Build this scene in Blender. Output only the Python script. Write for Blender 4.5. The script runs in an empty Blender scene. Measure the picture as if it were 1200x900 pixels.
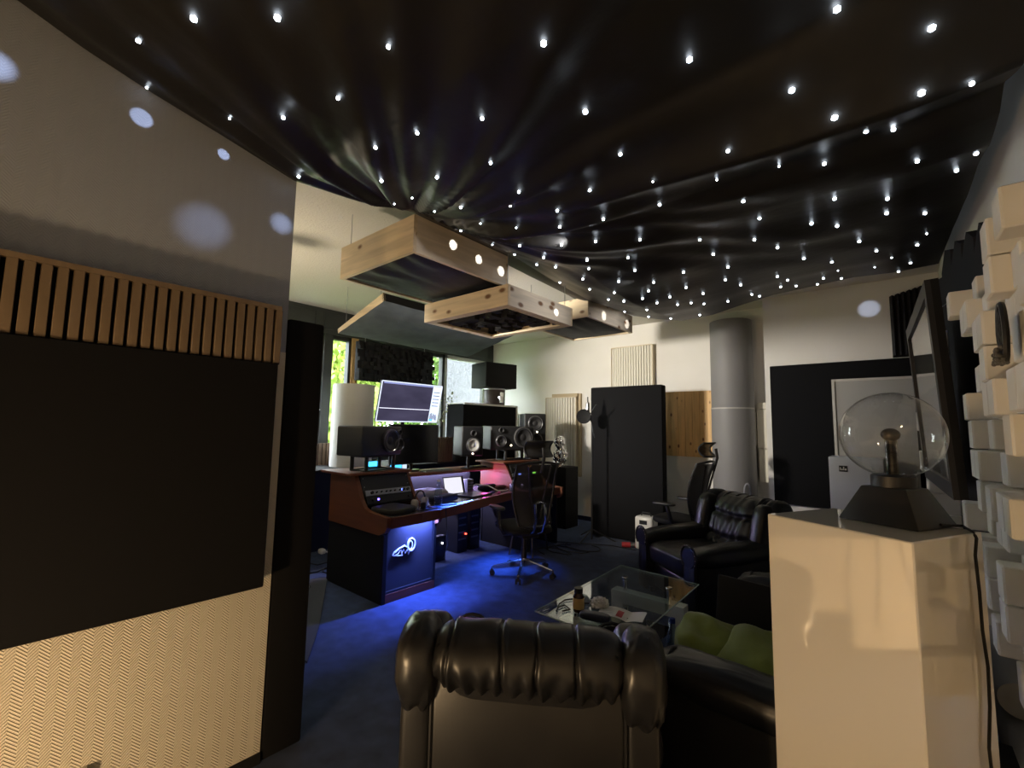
import bpy, bmesh, math, random
from mathutils import Vector, Matrix, Euler, noise
from mathutils.bvhtree import BVHTree
random.seed(7)
scn = bpy.context.scene
COL = scn.collection
PI = math.pi

# ------------------------------------------------------------------ camera
FPX, EYE = 526.5, 1.55
YAW, PITCH, ROLL = math.radians(40.4), math.radians(5.46), math.radians(0.97)
_f = Vector((-math.sin(YAW)*math.cos(PITCH), math.cos(YAW)*math.cos(PITCH), math.sin(PITCH)))
_r0 = Vector((math.cos(YAW), math.sin(YAW), 0)); _u0 = _r0.cross(_f)
_r = math.cos(ROLL)*_r0 + math.sin(ROLL)*_u0
_u = -math.sin(ROLL)*_r0 + math.cos(ROLL)*_u0
CAMP = Vector((0, 0, EYE))
cd = bpy.data.cameras.new('camera'); cam = bpy.data.objects.new('camera', cd); COL.objects.link(cam)
cd.sensor_width = 36; cd.sensor_fit = 'HORIZONTAL'; cd.lens = 36*FPX/1200; cd.clip_start = .02
m = Matrix.Identity(4)
for i in range(3):
    m[i][0] = _r[i]; m[i][1] = _u[i]; m[i][2] = -_f[i]; m[i][3] = CAMP[i]
cam.matrix_world = m
scn.camera = cam
def ray(px, py): return _f + _r*((px-600)/FPX) + _u*((450-py)/FPX)
def Zp(px, py, z): d = ray(px, py); return CAMP + d*((z-EYE)/d.z)
def Xp(px, py, x): d = ray(px, py); return CAMP + d*(x/d.x)
def Yp(px, py, y): d = ray(px, py); return CAMP + d*(y/d.y)

# ------------------------------------------------------------------ world, exposure
w = bpy.data.worlds.new('world'); scn.world = w; w.use_nodes = True
bg = w.node_tree.nodes['Background']; bg.inputs[0].default_value = (.86, .94, 1, 1); bg.inputs[1].default_value = 10.0
vs = scn.view_settings; vs.view_transform = 'Standard'; vs.look = 'None'; vs.gamma = 1; vs.exposure = 0.6; vs.use_curve_mapping = False

# ------------------------------------------------------------------ materials
MATS = {}
def mat(name, col, rough=.5, metal=0, noise_=None, bump=None, emit=None, es=0, coat=0, spec=.5, sheen=0, stretch=None):
    if name in MATS: return MATS[name]
    mt = bpy.data.materials.new(name); mt.use_nodes = True
    nt = mt.node_tree; N = nt.nodes; b = N['Principled BSDF']
    b.inputs['Base Color'].default_value = (*col, 1); b.inputs['Roughness'].default_value = rough
    b.inputs['Metallic'].default_value = metal; b.inputs['Specular IOR Level'].default_value = spec
    b.inputs['Coat Weight'].default_value = coat; b.inputs['Sheen Weight'].default_value = sheen
    if emit: b.inputs['Emission Color'].default_value = (*emit, 1); b.inputs['Emission Strength'].default_value = es
    src = None
    if noise_ or bump:
        tc = N.new('ShaderNodeTexCoord'); mp = N.new('ShaderNodeMapping'); nt.links.new(tc.outputs['Object'], mp.inputs[0])
        if stretch: mp.inputs['Scale'].default_value = stretch
        src = mp.outputs[0]
    if noise_:
        n = N.new('ShaderNodeTexNoise'); n.inputs['Scale'].default_value = noise_[0]; n.inputs['Detail'].default_value = 5
        nt.links.new(src, n.inputs['Vector'])
        cr = N.new('ShaderNodeValToRGB'); a = noise_[1]
        cr.color_ramp.elements[0].position = .3; cr.color_ramp.elements[1].position = .7
        cr.color_ramp.elements[0].color = (*[max(0, c*(1-a)) for c in col], 1)
        cr.color_ramp.elements[1].color = (*[min(1, c*(1+a)) for c in col], 1)
        nt.links.new(n.outputs['Fac'], cr.inputs[0]); nt.links.new(cr.outputs[0], b.inputs['Base Color'])
    if bump:
        n2 = N.new('ShaderNodeTexNoise'); n2.inputs['Scale'].default_value = bump[0]; n2.inputs['Detail'].default_value = 4
        nt.links.new(src, n2.inputs['Vector'])
        bp = N.new('ShaderNodeBump'); bp.inputs['Strength'].default_value = bump[1]; bp.inputs['Distance'].default_value = bump[2] if len(bump) > 2 else .01
        nt.links.new(n2.outputs['Fac'], bp.inputs['Height']); nt.links.new(bp.outputs[0], b.inputs['Normal'])
    MATS[name] = mt; return mt
def emis(name, col, s):
    if name in MATS: return MATS[name]
    mt = bpy.data.materials.new(name); mt.use_nodes = True; nt = mt.node_tree; nt.nodes.clear()
    o = nt.nodes.new('ShaderNodeOutputMaterial'); e = nt.nodes.new('ShaderNodeEmission')
    e.inputs[0].default_value = (*col, 1); e.inputs[1].default_value = s; nt.links.new(e.outputs[0], o.inputs[0])
    MATS[name] = mt; return mt
def thin_glass(name, tint=(1, 1, 1), ior=1.45, gloss=1.0, rough=.0):
    mt = bpy.data.materials.new(name); mt.use_nodes = True; nt = mt.node_tree; nt.nodes.clear(); N = nt.nodes
    o = N.new('ShaderNodeOutputMaterial'); t = N.new('ShaderNodeBsdfTransparent'); t.inputs[0].default_value = (*tint, 1)
    g = N.new('ShaderNodeBsdfGlossy'); g.inputs['Roughness'].default_value = rough; g.inputs[0].default_value = (gloss, gloss, gloss, 1)
    # Schlick by hand so that back-facing sides of a shell do not go to total reflection
    lw = N.new('ShaderNodeLayerWeight'); lw.inputs[0].default_value = .5
    p = N.new('ShaderNodeMath'); p.operation = 'POWER'; p.inputs[1].default_value = 3.2; nt.links.new(lw.outputs['Facing'], p.inputs[0])
    ma = N.new('ShaderNodeMath'); ma.operation = 'MULTIPLY_ADD'; ma.inputs[1].default_value = .85; ma.inputs[2].default_value = .045
    nt.links.new(p.outputs[0], ma.inputs[0])
    mx = N.new('ShaderNodeMixShader'); nt.links.new(ma.outputs[0], mx.inputs[0]); nt.links.new(t.outputs[0], mx.inputs[1]); nt.links.new(g.outputs[0], mx.inputs[2])
    nt.links.new(mx.outputs[0], o.inputs[0]); MATS[name] = mt; return mt
def pine(name, col, dark, knots=True, axis='z', scale=1.0):
    """pine boards: grain streaks along an axis plus knots"""
    mt = bpy.data.materials.new(name); mt.use_nodes = True; nt = mt.node_tree; N = nt.nodes; b = N['Principled BSDF']
    b.inputs['Roughness'].default_value = .55
    tc = N.new('ShaderNodeTexCoord'); mp = N.new('ShaderNodeMapping'); nt.links.new(tc.outputs['Object'], mp.inputs[0])
    s = [14*scale]*3; s['xyz'.index(axis)] = 1.2*scale; mp.inputs['Scale'].default_value = s
    n = N.new('ShaderNodeTexNoise'); n.inputs['Scale'].default_value = 1.6; n.inputs['Detail'].default_value = 6; n.inputs['Distortion'].default_value = .6
    nt.links.new(mp.outputs[0], n.inputs['Vector'])
    cr = N.new('ShaderNodeValToRGB'); cr.color_ramp.elements[0].position = .3; cr.color_ramp.elements[1].position = .72
    cr.color_ramp.elements[0].color = (*[c*.72 for c in col], 1); cr.color_ramp.elements[1].color = (*col, 1)
    nt.links.new(n.outputs['Fac'], cr.inputs[0]); out = cr.outputs[0]
    if knots:
        mp2 = N.new('ShaderNodeMapping'); s2 = [8.0*scale]*3; s2['xyz'.index(axis)] = 4.6*scale; mp2.inputs['Scale'].default_value = s2
        nt.links.new(tc.outputs['Object'], mp2.inputs[0])
        v = N.new('ShaderNodeTexVoronoi'); v.inputs['Scale'].default_value = 1.0; nt.links.new(mp2.outputs[0], v.inputs['Vector'])
        k = N.new('ShaderNodeValToRGB'); k.color_ramp.elements[0].position = .10; k.color_ramp.elements[0].color = (1, 1, 1, 1)
        k.color_ramp.elements[1].position = .2; k.color_ramp.elements[1].color = (0, 0, 0, 1)
        nt.links.new(v.outputs['Distance'], k.inputs[0])
        mx = N.new('ShaderNodeMixRGB'); mx.inputs[2].default_value = (*dark, 1); nt.links.new(k.outputs[0], mx.inputs[0]); nt.links.new(out, mx.inputs[1]); out = mx.outputs[0]
    nt.links.new(out, b.inputs['Base Color']); MATS[name] = mt; return mt
def wallpaper(name, col):
    """herringbone embossed wallpaper, real relief through bump"""
    mt = bpy.data.materials.new(name); mt.use_nodes = True; nt = mt.node_tree; N = nt.nodes; L = nt.links; b = N['Principled BSDF']
    b.inputs['Base Color'].default_value = (*col, 1); b.inputs['Roughness'].default_value = .75; b.inputs['Specular IOR Level'].default_value = .2
    tc = N.new('ShaderNodeTexCoord'); sx = N.new('ShaderNodeSeparateXYZ'); L.new(tc.outputs['Object'], sx.inputs[0])
    def mth(op, a, bb=None, c=None):
        n = N.new('ShaderNodeMath'); n.operation = op
        for i, q in enumerate((a, bb, c)):
            if q is None: continue
            if isinstance(q, (int, float)): n.inputs[i].default_value = q
            else: L.new(q, n.inputs[i])
        return n.outputs[0]
    P = .056
    fr = mth('FRACT', mth('DIVIDE', mth('ADD', sx.outputs['Y'], sx.outputs['X']), P))
    tri = mth('MULTIPLY', mth('ABSOLUTE', mth('SUBTRACT', fr, .5)), P*1.0)
    # half a line's offset between neighbouring columns gives the herringbone step
    step = mth('MULTIPLY', mth('GREATER_THAN', fr, .5), .006)
    h = mth('SINE', mth('MULTIPLY', mth('ADD', mth('ADD', sx.outputs['Z'], tri), step), 2*PI/.0115))
    h2 = mth('SMOOTH_MAX', h, -.4, .2)
    nz = N.new('ShaderNodeTexNoise'); nz.inputs['Scale'].default_value = 260; L.new(tc.outputs['Object'], nz.inputs['Vector'])
    hh = mth('ADD', h2, mth('MULTIPLY', nz.outputs['Fac'], .5))
    bp = N.new('ShaderNodeBump'); bp.inputs['Strength'].default_value = .9; bp.inputs['Distance'].default_value = .0034
    L.new(hh, bp.inputs['Height']); L.new(bp.outputs[0], b.inputs['Normal']); MATS[name] = mt; return mt
def screen(name, kind):
    """flat screen picture: dark arrange window with a thin bright track line and a pale mixer strip"""
    mt = bpy.data.materials.new(name); mt.use_nodes = True; nt = mt.node_tree; N = nt.nodes; L = nt.links; N.clear()
    o = N.new('ShaderNodeOutputMaterial'); e = N.new('ShaderNodeEmission'); L.new(e.outputs[0], o.inputs[0])
    tc = N.new('ShaderNodeTexCoord'); sx = N.new('ShaderNodeSeparateXYZ'); L.new(tc.outputs['Generated'], sx.inputs[0])
    n = N.new('ShaderNodeTexNoise'); n.inputs['Scale'].default_value = 2.5; L.new(tc.outputs['Generated'], n.inputs['Vector'])
    cr = N.new('ShaderNodeValToRGB'); cr.color_ramp.elements[0].color = (.018, .016, .03, 1); cr.color_ramp.elements[1].color = (.05, .045, .08, 1)
    L.new(n.outputs['Fac'], cr.inputs[0]); L.new(cr.outputs[0], e.inputs[0]); e.inputs[1].default_value = 1.2
    MATS[name] = mt; return mt

M_LEATHER = mat('black_leather', (.013, .013, .014), .34, bump=(90, .06, .003), noise_=(6, .3))
M_FABRIC_BLK = mat('black_acoustic_fabric', (.008, .008, .009), .95, bump=(300, .2, .002), spec=.15)
M_BLACK = mat('black_plastic', (.012, .012, .013), .42)
M_BLACK_MATT = mat('black_matt', (.009, .009, .010), .75, spec=.3)
M_FOAM_BLK = mat('black_foam', (.034, .034, .037), .95, spec=.1)
M_CHROME = mat('chrome', (.75, .75, .76), .16, 1)
M_STEEL = mat('brushed_steel', (.42, .42, .44), .35, 1, noise_=(30, .1))
M_WHITE = mat('white_lacquer', (.78, .76, .72), .25)
M_WHITE_MATT = mat('white_matt', (.75, .73, .69), .8)
M_PLASTER = mat('plaster_white', (.74, .72, .68), .9, noise_=(2.2, .03), bump=(90, .25, .004), spec=.2)
M_CEIL = mat('ceiling_textured', (.72, .69, .62), .95, bump=(55, .6, .012), spec=.1)
M_CARPET = mat('blue_carpet', (.028, .045, .095), 1.0, noise_=(9, .35), bump=(420, .6, .006), spec=.05, sheen=.15)
M_WALLP = wallpaper('herringbone_wallpaper', (.72, .66, .55))
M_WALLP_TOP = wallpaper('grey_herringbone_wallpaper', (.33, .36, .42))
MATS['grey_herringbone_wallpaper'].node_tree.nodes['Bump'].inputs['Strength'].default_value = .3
M_PINE = pine('pale_pine', (.80, .64, .42), (.17, .08, .03), axis='x')
M_PINE_Y = pine('pale_pine_y', (.78, .66, .50), (.17, .08, .03), axis='y')
M_PINE_Z = pine('honey_pine', (.78, .49, .20), (.16, .06, .015), axis='z', scale=1.3)
M_OAK = pine('oak_slat', (.215, .15, .088), (.1, .06, .03), knots=False, axis='z')
M_WALNUT = pine('walnut_slat', (.20, .13, .085), (.1, .06, .03), knots=False, axis='z')
M_DESK = pine('mahogany', (.19, .055, .019), (.1, .03, .01), knots=False, axis='y', scale=.7)
M_DESK_X = pine('mahogany_x', (.18, .052, .018), (.1, .03, .01), knots=False, axis='x', scale=.7)
M_BEAM = mat('dark_grey_paint', (.045, .05, .05), .6)
M_NAVY = mat('navy_felt', (.012, .015, .035), .95, spec=.1)
M_GLASS = thin_glass('clear_glass')
M_TGLASS = thin_glass('table_glass', (.86, .93, .92))
M_LEAF = mat('leaf_green', (.16, .30, .05), .6, noise_=(3, .5))
M_LEAF2 = mat('leaf_lime', (.34, .46, .08), .6, noise_=(3, .4))
M_BARK = mat('bark', (.12, .09, .06), .9)
M_CREAM = mat('cream_paint', (.66, .63, .54), .7)
M_GREY = mat('grey_felt_column', (.20, .195, .195), .6, bump=(60, .1, .003))
M_CLOTH = mat('star_cloth_black', (.013, .0125, .0115), .46, bump=(14, .12, .02), spec=.33)
M_SATIN = mat('black_satin', (.010, .010, .0105), .6, bump=(10, .3, .02))
M_SLATE = mat('slate_cloth', (.10, .118, .135), .9, noise_=(5, .2))
M_GREEN = mat('moss_green_cushion', (.17, .21, .035), .95, bump=(160, .5, .004), noise_=(4, .2), sheen=.2)
M_STYRO = mat('white_polystyrene', (.80, .77, .70), .8, bump=(220, .2, .002))
M_RUBBER = mat('rubber', (.015, .015, .015), .8)
M_PAPER = mat('paper', (.72, .71, .68), .8)
M_RED = mat('red_print', (.45, .03, .04), .6)
M_SILVER = mat('polished_silver', (.85, .85, .86), .08, 1, bump=(25, .5, .03))
M_AMBER = mat('brown_glass', (.05, .018, .006), .15)
M_LABEL = mat('ochre_label', (.62, .44, .16), .6)
M_BLUECAP = mat('blue_cap', (.02, .05, .35), .4)
M_LED = emis('led_white', (.80, .89, 1), 14)
M_LEDB = emis('led_blue', (.05, .15, 1), 9)

# ------------------------------------------------------------------ mesh helpers
def wmat(o):
    mm = Matrix.Identity(4)
    while o is not None:
        mm = Matrix.LocRotScale(o.location, o.rotation_euler, o.scale) @ mm; o = o.parent
    return mm
class MB:
    def __init__(self): self.bm = bmesh.new()
    def _merge(self, t, M=None):
        if M is not None: t.transform(M)
        me = bpy.data.meshes.new('tmp'); t.to_mesh(me); t.free(); self.bm.from_mesh(me); bpy.data.meshes.remove(me); return self
    def box(self, c, s, R=None, bev=0, seg=2):
        t = bmesh.new(); bmesh.ops.create_cube(t, size=1)
        bmesh.ops.scale(t, vec=Vector(s), verts=t.verts)
        if bev: bmesh.ops.bevel(t, geom=list(t.edges), offset=bev, segments=seg, profile=.5, affect='EDGES')
        M = Matrix.Translation(Vector(c))
        if R is not None: M = M @ (R.to_4x4() if isinstance(R, Matrix) else Euler(R).to_matrix().to_4x4())
        return self._merge(t, M)
    def bb(self, x0, x1, y0, y1, z0, z1, bev=0, seg=2):
        return self.box(((x0+x1)/2, (y0+y1)/2, (z0+z1)/2), (abs(x1-x0), abs(y1-y0), abs(z1-z0)), None, bev, seg)
    def cyl(self, p0, p1, r0, r1=None, n=16):
        p0, p1 = Vector(p0), Vector(p1); d = p1-p0; r1 = r0 if r1 is None else r1
        t = bmesh.new(); bmesh.ops.create_cone(t, cap_ends=True, segments=n, radius1=r0, radius2=r1, depth=d.length)
        q = Vector((0, 0, 1)).rotation_difference(d.normalized()).to_matrix().to_4x4()
        return self._merge(t, Matrix.Translation((p0+p1)/2) @ q)
    def tube(self, pts, r, n=8, closed=False):
        pts = [Vector(p) for p in pts]; k = len(pts); rr = r if isinstance(r, (list, tuple)) else [r]*k
        t = bmesh.new(); rings = []; prev = None
        for i, p in enumerate(pts):
            a = pts[(i-1) % k] if (i > 0 or closed) else p; b = pts[(i+1) % k] if (i < k-1 or closed) else p
            d = (b-a).normalized()
            if prev is None:
                nrm = d.orthogonal().normalized()
            else:
                nrm = (prev - d*prev.dot(d)).normalized()
            prev = nrm; bi = d.cross(nrm)
            rings.append([t.verts.new(p + (nrm*math.cos(2*PI*j/n) + bi*math.sin(2*PI*j/n))*rr[i]) for j in range(n)])
        for i in range(k if closed else k-1):
            A, B = rings[i], rings[(i+1) % k]
            for j in range(n): t.faces.new((A[j], A[(j+1) % n], B[(j+1) % n], B[j]))
        if not closed: t.faces.new(rings[0][::-1]); t.faces.new(rings[-1])
        return self._merge(t)
    def lathe(self, prof, c=(0, 0, 0), n=28, R=None, caps=True):
        t = bmesh.new(); rings = []
        for r, z in prof:
            rings.append([t.verts.new((max(r, 1e-4)*math.cos(2*PI*j/n), max(r, 1e-4)*math.sin(2*PI*j/n), z)) for j in range(n)])
        for A, B in zip(rings, rings[1:]):
            for j in range(n): t.faces.new((A[j], A[(j+1) % n], B[(j+1) % n], B[j]))
        if caps: t.faces.new(rings[0][::-1]); t.faces.new(rings[-1])
        M = Matrix.Translation(Vector(c))
        if R is not None: M = M @ R.to_4x4()
        return self._merge(t, M)
    def prism(self, poly, f0, f1):
        """poly: list of (u,v); f0,f1: functions (u,v)->xyz for the two end faces"""
        t = bmesh.new(); A = [t.verts.new(f0(u, v)) for u, v in poly]; B = [t.verts.new(f1(u, v)) for u, v in poly]; n = len(poly)
        t.faces.new(A[::-1]); t.faces.new(B)
        for j in range(n): t.faces.new((A[j], A[(j+1) % n], B[(j+1) % n], B[j]))
        bmesh.ops.recalc_face_normals(t, faces=t.faces); bmesh.ops.triangulate(t, faces=[f for f in t.faces if len(f.verts) > 4])
        return self._merge(t)
    def sphere(self, c, s, n=20, R=None):
        t = bmesh.new(); bmesh.ops.create_uvsphere(t, u_segments=n, v_segments=max(6, n*2//3), radius=1)
        s = (s, s, s) if isinstance(s, (int, float)) else s
        bmesh.ops.scale(t, vec=Vector(s), verts=t.verts)
        M = Matrix.Translation(Vector(c))
        if R is not None: M = M @ (R.to_4x4() if isinstance(R, Matrix) else Euler(R).to_matrix().to_4x4())
        return self._merge(t, M)
    def cushion(self, c, s, e=(.45, .45), n=28, R=None, disp=None):
        """superellipsoid: s = half sizes, e = squareness of (vertical, horizontal) section; disp(unit pos) moves along the normal"""
        t = bmesh.new(); nu, nv = n*2, n
        sg = lambda v, p: math.copysign(abs(v)**p, v)
        V = []
        for i in range(nv+1):
            la = -PI/2 + PI*i/nv; row = []
            for j in range(nu):
                lo = 2*PI*j/nu
                x = sg(math.cos(la), e[0])*sg(math.cos(lo), e[1]); y = sg(math.cos(la), e[0])*sg(math.sin(lo), e[1]); z = sg(math.sin(la), e[0])
                p = Vector((x*s[0], y*s[1], z*s[2]))
                if disp:
                    k = disp(Vector((x, y, z))); q = Vector((x*.35, y, z)); p += (q.normalized() if q.length > 0 else q)*k
                row.append(p)
            V.append(row)
        bot = t.verts.new(V[0][0]); top = t.verts.new(V[-1][0]); rows = [[t.verts.new(p) for p in r] for r in V[1:-1]]
        for a, b in zip(rows, rows[1:]):
            for j in range(nu): t.faces.new((a[j], a[(j+1) % nu], b[(j+1) % nu], b[j]))
        for j in range(nu):
            t.faces.new((bot, rows[0][(j+1) % nu], rows[0][j])); t.faces.new((top, rows[-1][j], rows[-1][(j+1) % nu]))
        M = Matrix.Translation(Vector(c))
        if R is not None: M = M @ (R.to_4x4() if isinstance(R, Matrix) else Euler(R).to_matrix().to_4x4())
        return self._merge(t, M)
    def bolster(self, c, s, p=(7, 2.4), nx=90, nr=36, R=None, disp=None):
        """soft roll along local x, half sizes s; disp(x in -1..1, angle) moves the skin outwards"""
        t = bmesh.new(); rings = []
        for i in range(1, nx):
            x = -1+2*i/nx; w_ = max(.02, 1-abs(x)**p[0])**(1/p[1]); row = []
            for j in range(nr):
                a = 2*PI*j/nr; d = disp(x, a) if disp else 0
                row.append(t.verts.new((x*s[0], math.cos(a)*(s[1]*w_+d), math.sin(a)*(s[2]*w_+d))))
            rings.append(row)
        for A, B in zip(rings, rings[1:]):
            for j in range(nr): t.faces.new((A[j], B[j], B[(j+1) % nr], A[(j+1) % nr]))
        t.faces.new(rings[0]); t.faces.new(rings[-1][::-1])
        bmesh.ops.recalc_face_normals(t, faces=t.faces)
        M = Matrix.Translation(Vector(c))
        if R is not None: M = M @ (R.to_4x4() if isinstance(R, Matrix) else Euler(R).to_matrix().to_4x4())
        return self._merge(t, M)
    def grid(self, fn, nu, nv):
        t = bmesh.new(); V = [[t.verts.new(fn(i/nu, j/nv)) for i in range(nu+1)] for j in range(nv+1)]
        for j in range(nv):
            for i in range(nu): t.faces.new((V[j][i], V[j][i+1], V[j+1][i+1], V[j+1][i]))
        return self._merge(t)
    def quad(self, a, b, c, d):
        t = bmesh.new(); t.faces.new([t.verts.new(Vector(p)) for p in (a, b, c, d)]); return self._merge(t)
    def build(self, name, material, parent=None, world=False, smooth=True, ang=38):
        me = bpy.data.meshes.new(name); self.bm.to_mesh(me); self.bm.free()
        o = bpy.data.objects.new(name, me); COL.objects.link(o)
        if parent is not None:
            o.parent = parent
            if world: me.transform(wmat(parent).inverted())
        me.materials.append(material)
        if smooth:
            me.shade_smooth(); me.set_sharp_from_angle(angle=math.radians(ang))
        return o
def tag(o, label, cat, group=None):
    o['label'] = label; o['category'] = cat
    if group: o['group'] = group
    return o
def thing(name, label, cat, loc=(0, 0, 0), rz=0, group=None):
    o = bpy.data.objects.new(name, None); COL.objects.link(o); o.empty_display_size = .1
    o.location = loc; o.rotation_euler = (0, 0, rz); return tag(o, label, cat, group)
def struct(o): o['kind'] = 'structure'; return o
def copy_tree(o, parent=None):
    c = o.copy(); COL.objects.link(c); c.parent = parent
    for ch in list(o.children): copy_tree(ch, c)
    return c
def solo(mb, name, material, label, cat, base, group=None, **k):
    """a thing of one mesh, built in world coordinates, origin moved to its base point"""
    o = mb.build(name, material, **k); b = Vector(base)
    o.data.transform(Matrix.Translation(-b)); o.location = b
    return tag(o, label, cat, group)
def spot(name, pos, target, energy, size, col, blend=.3, radius=.01, parent=None):
    l = bpy.data.lights.new(name, 'SPOT'); l.energy = energy; l.spot_size = size; l.spot_blend = blend; l.color = col; l.shadow_soft_size = radius
    o = bpy.data.objects.new(name, l); COL.objects.link(o); o.location = pos
    o.rotation_euler = (Vector(target)-Vector(pos)).to_track_quat('-Z', 'Y').to_euler()
    return o

# ------------------------------------------------------------------ room shell
XW, YB, ZC = -6.29, 6.76, 3.228        # window wall, back wall, ceiling
XR, YF = .42, -1.9                       # right wall, wall behind the camera
XL, YE = -2.30, .955                     # near left wall and its end
struct(MB().bb(XW-.3, XR+.2, YF-.2, YB+.2, -.12, 0).build('floor', M_CARPET, smooth=False))
struct(MB().bb(XW-.3, XR+.2, YF-.2, YB+.2, ZC, ZC+.15).build('ceiling', M_CEIL, smooth=False))
struct(MB().bb(XW-.3, XR+.2, YB, YB+.2, 0, ZC).build('wall_back', M_PLASTER, smooth=False))
struct(MB().bb(XR, XR+.2, YF, YB, 0, ZC).build('wall_right', M_PLASTER, smooth=False))
struct(MB().bb(XL-.2, XR+.2, YF-.2, YF, 0, ZC).build('wall_front', M_PLASTER, smooth=False))
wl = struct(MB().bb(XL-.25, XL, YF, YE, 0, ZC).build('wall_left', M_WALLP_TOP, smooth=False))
struct(MB().bb(XL-.001, XL+.002, YF, YE+.001, 0.0, 1.9).build('trim_1', M_WALLP, smooth=False))['label'] = 'embossed herringbone wallpaper on the near left wall'
struct(MB().bb(XL, XL+.014, YF, YE, 0, .045).build('baseboard_left', M_BLACK_MATT, smooth=False))
struct(MB().bb(XW-.3, XL-.25, YE-.2, YE, 0, ZC).build('wall_alcove', M_PLASTER, smooth=False))
# protruding wall block at the far right
struct(MB().bb(-1.21, XR, 6.3, YB, 0, ZC).build('wall_block', M_PLASTER, smooth=False))
struct(MB().bb(-4.9, -1.21, YB-.016, YB, 0, .07).build('baseboard_back', M_NAVY, smooth=False))
# window wall: parapet, beam, end piers, mullions, panes
struct(MB().bb(XW-.25, XW, YE, YB, 0, .95).build('wall_parapet', M_NAVY, smooth=False))
beam = struct(MB().bb(XW-.25, XW+.02, YE, YB, 2.87, ZC).build('trim_2', M_BEAM, smooth=False))
for y0, y1 in ((1.2, 3.0), (3.12, 4.9), (5.02, 6.6)):
    MB().bb(XW+.015, XW+.03, y0, y1, 2.93, 2.945).bb(XW+.015, XW+.03, y0, y1, 3.165, 3.18).bb(XW+.015, XW+.03, y0, y0+.015, 2.93, 3.18).bb(XW+.015, XW+.03, y1-.015, y1, 2.93, 3.18).build('moulding', M_BEAM, beam, smooth=False)
struct(MB().bb(XW-.3, XW+.06, YE, YB, .95, .98).build('trim_3', M_BEAM, smooth=False))
wy = [2.2, 3.15, 3.62, 5.5, 6.70]
M_FRAMEW = mat('window_frame_white', (.70, .70, .68), .4)
for i in range(4):
    y0, y1 = wy[i], wy[i+1]
    wn = thing('window_%d' % (i+1), 'x', 'x', (XW-.1, (y0+y1)/2, .98)); del wn['label'], wn['category']; struct(wn)
    fm = M_FRAMEW if i in (0, 3) else M_BEAM
    MB().bb(XW-.14, XW-.04, y0, y0+.06, .98, 2.87).bb(XW-.14, XW-.04, y1-.06, y1, .98, 2.87).bb(XW-.14, XW-.04, y0, y1, .98, 1.04).bb(XW-.14, XW-.04, y0, y1, 2.81, 2.87).build('window_frame', fm, wn, world=True, smooth=False)
    MB().bb(XW-.093, XW-.087, y0+.05, y1-.05, 1.03, 2.82).build('pane', M_GLASS, wn, world=True, smooth=False)
    if i == 0:
        MB().box((XW-.03, y1-.03, 1.75), (.03, .03, .06)).tube([(XW-.01, y1-.03, 1.75), (XW+.03, y1-.03, 1.75), (XW+.035, y1-.06, 1.74), (XW+.035, y1-.15, 1.73)], .01).build('handle', M_FRAMEW, wn, world=True)
struct(MB().bb(XW-.2, XW+.01, 3.15, 3.28, .98, 2.87).build('trim_4', M_BEAM, smooth=False))
struct(MB().bb(XW-.2, XW, 3.60, 3.70, .98, 2.87).build('trim_5', M_PINE_Z, smooth=False))
struct(MB().bb(XW-.25, XW+.01, 6.66, YB, .98, 2.87).build('trim_6', M_BEAM, smooth=False))
struct(MB().bb(XW-.25, XW, YE, 2.2, .98, 2.87).build('wall_pier', M_PLASTER, smooth=False))

# ------------------------------------------------------------------ outdoors
struct(MB().bb(-30, XW-.3, -12, 25, -.25, -.13).build('ground', mat('lawn', (.12, .17, .05), .95, noise_=(2, .4)), smooth=False))
solo(MB().bb(-9.2, -8.9, 7.78, 14, -.13, 5.2), 'concrete_wall', mat('exposed_aggregate', (.06, .064, .066), .9, noise_=(22, .55), bump=(40, .4, .02)), 'speckled grey concrete wall outside the window', 'wall', (-9.05, 10, -.13), smooth=False)
def tree(loc, h, rad, leafm, label, n=3200, leaf=.11):
    t = thing('tree', label, 'tree', loc, 0, 'trees outside the window')
    MB().tube([(0, 0, 0), (.05, .02, h*.35), (-.05, .1, h*.7)], [.14, .11, .05], 10).tube([(.04, .02, h*.3), (.3, .6, h*.6)], [.07, .03]).tube([(.04, .02, h*.35), (-.2, -.7, h*.62)], [.06, .03]).build('trunk', M_BARK, t)
    vs_, fs = [], []
    for i in range(n):
        d = Vector((random.gauss(0, 1), random.gauss(0, 1), random.gauss(0, 1))).normalized()*rad*random.random()**.33
        c = Vector((d.x, d.y*1.1, h*.62 + d.z*h/(2.3*rad)))
        q = Euler((random.random()*6.3, random.random()*6.3, random.random()*6.3)).to_matrix()
        a, b = q @ Vector((leaf*(.6+random.random()*.8), 0, 0)), q @ Vector((0, leaf*.6, 0))
        k = len(vs_); vs_ += [c-a, c-b, c+a, c+b]; fs.append((k, k+1, k+2, k+3))
    me = bpy.data.meshes.new('foliage'); me.from_pydata(vs_, [], fs); me.materials.append(leafm)
    o = bpy.data.objects.new('foliage', me); COL.objects.link(o); o.parent = t; o['kind'] = 'stuff'
tree((-9.5, 5.3, -.13), 4.3, 1.15, M_LEAF2, 'lime green tree showing between the window post and the white roll')
tree((-10.6, 8.0, -.13), 4.9, 1.4, M_LEAF, 'leafy green tree showing between wide screen and concrete wall')
tree((-13.4, 10.9, -.13), 6.5, 1.9, M_LEAF2, 'tall lime green tree beyond the concrete wall edge')
tree((-14.3, 6.3, -.13), 6.2, 2.0, M_LEAF, 'broad dark green tree farthest out beyond the windows')

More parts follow.
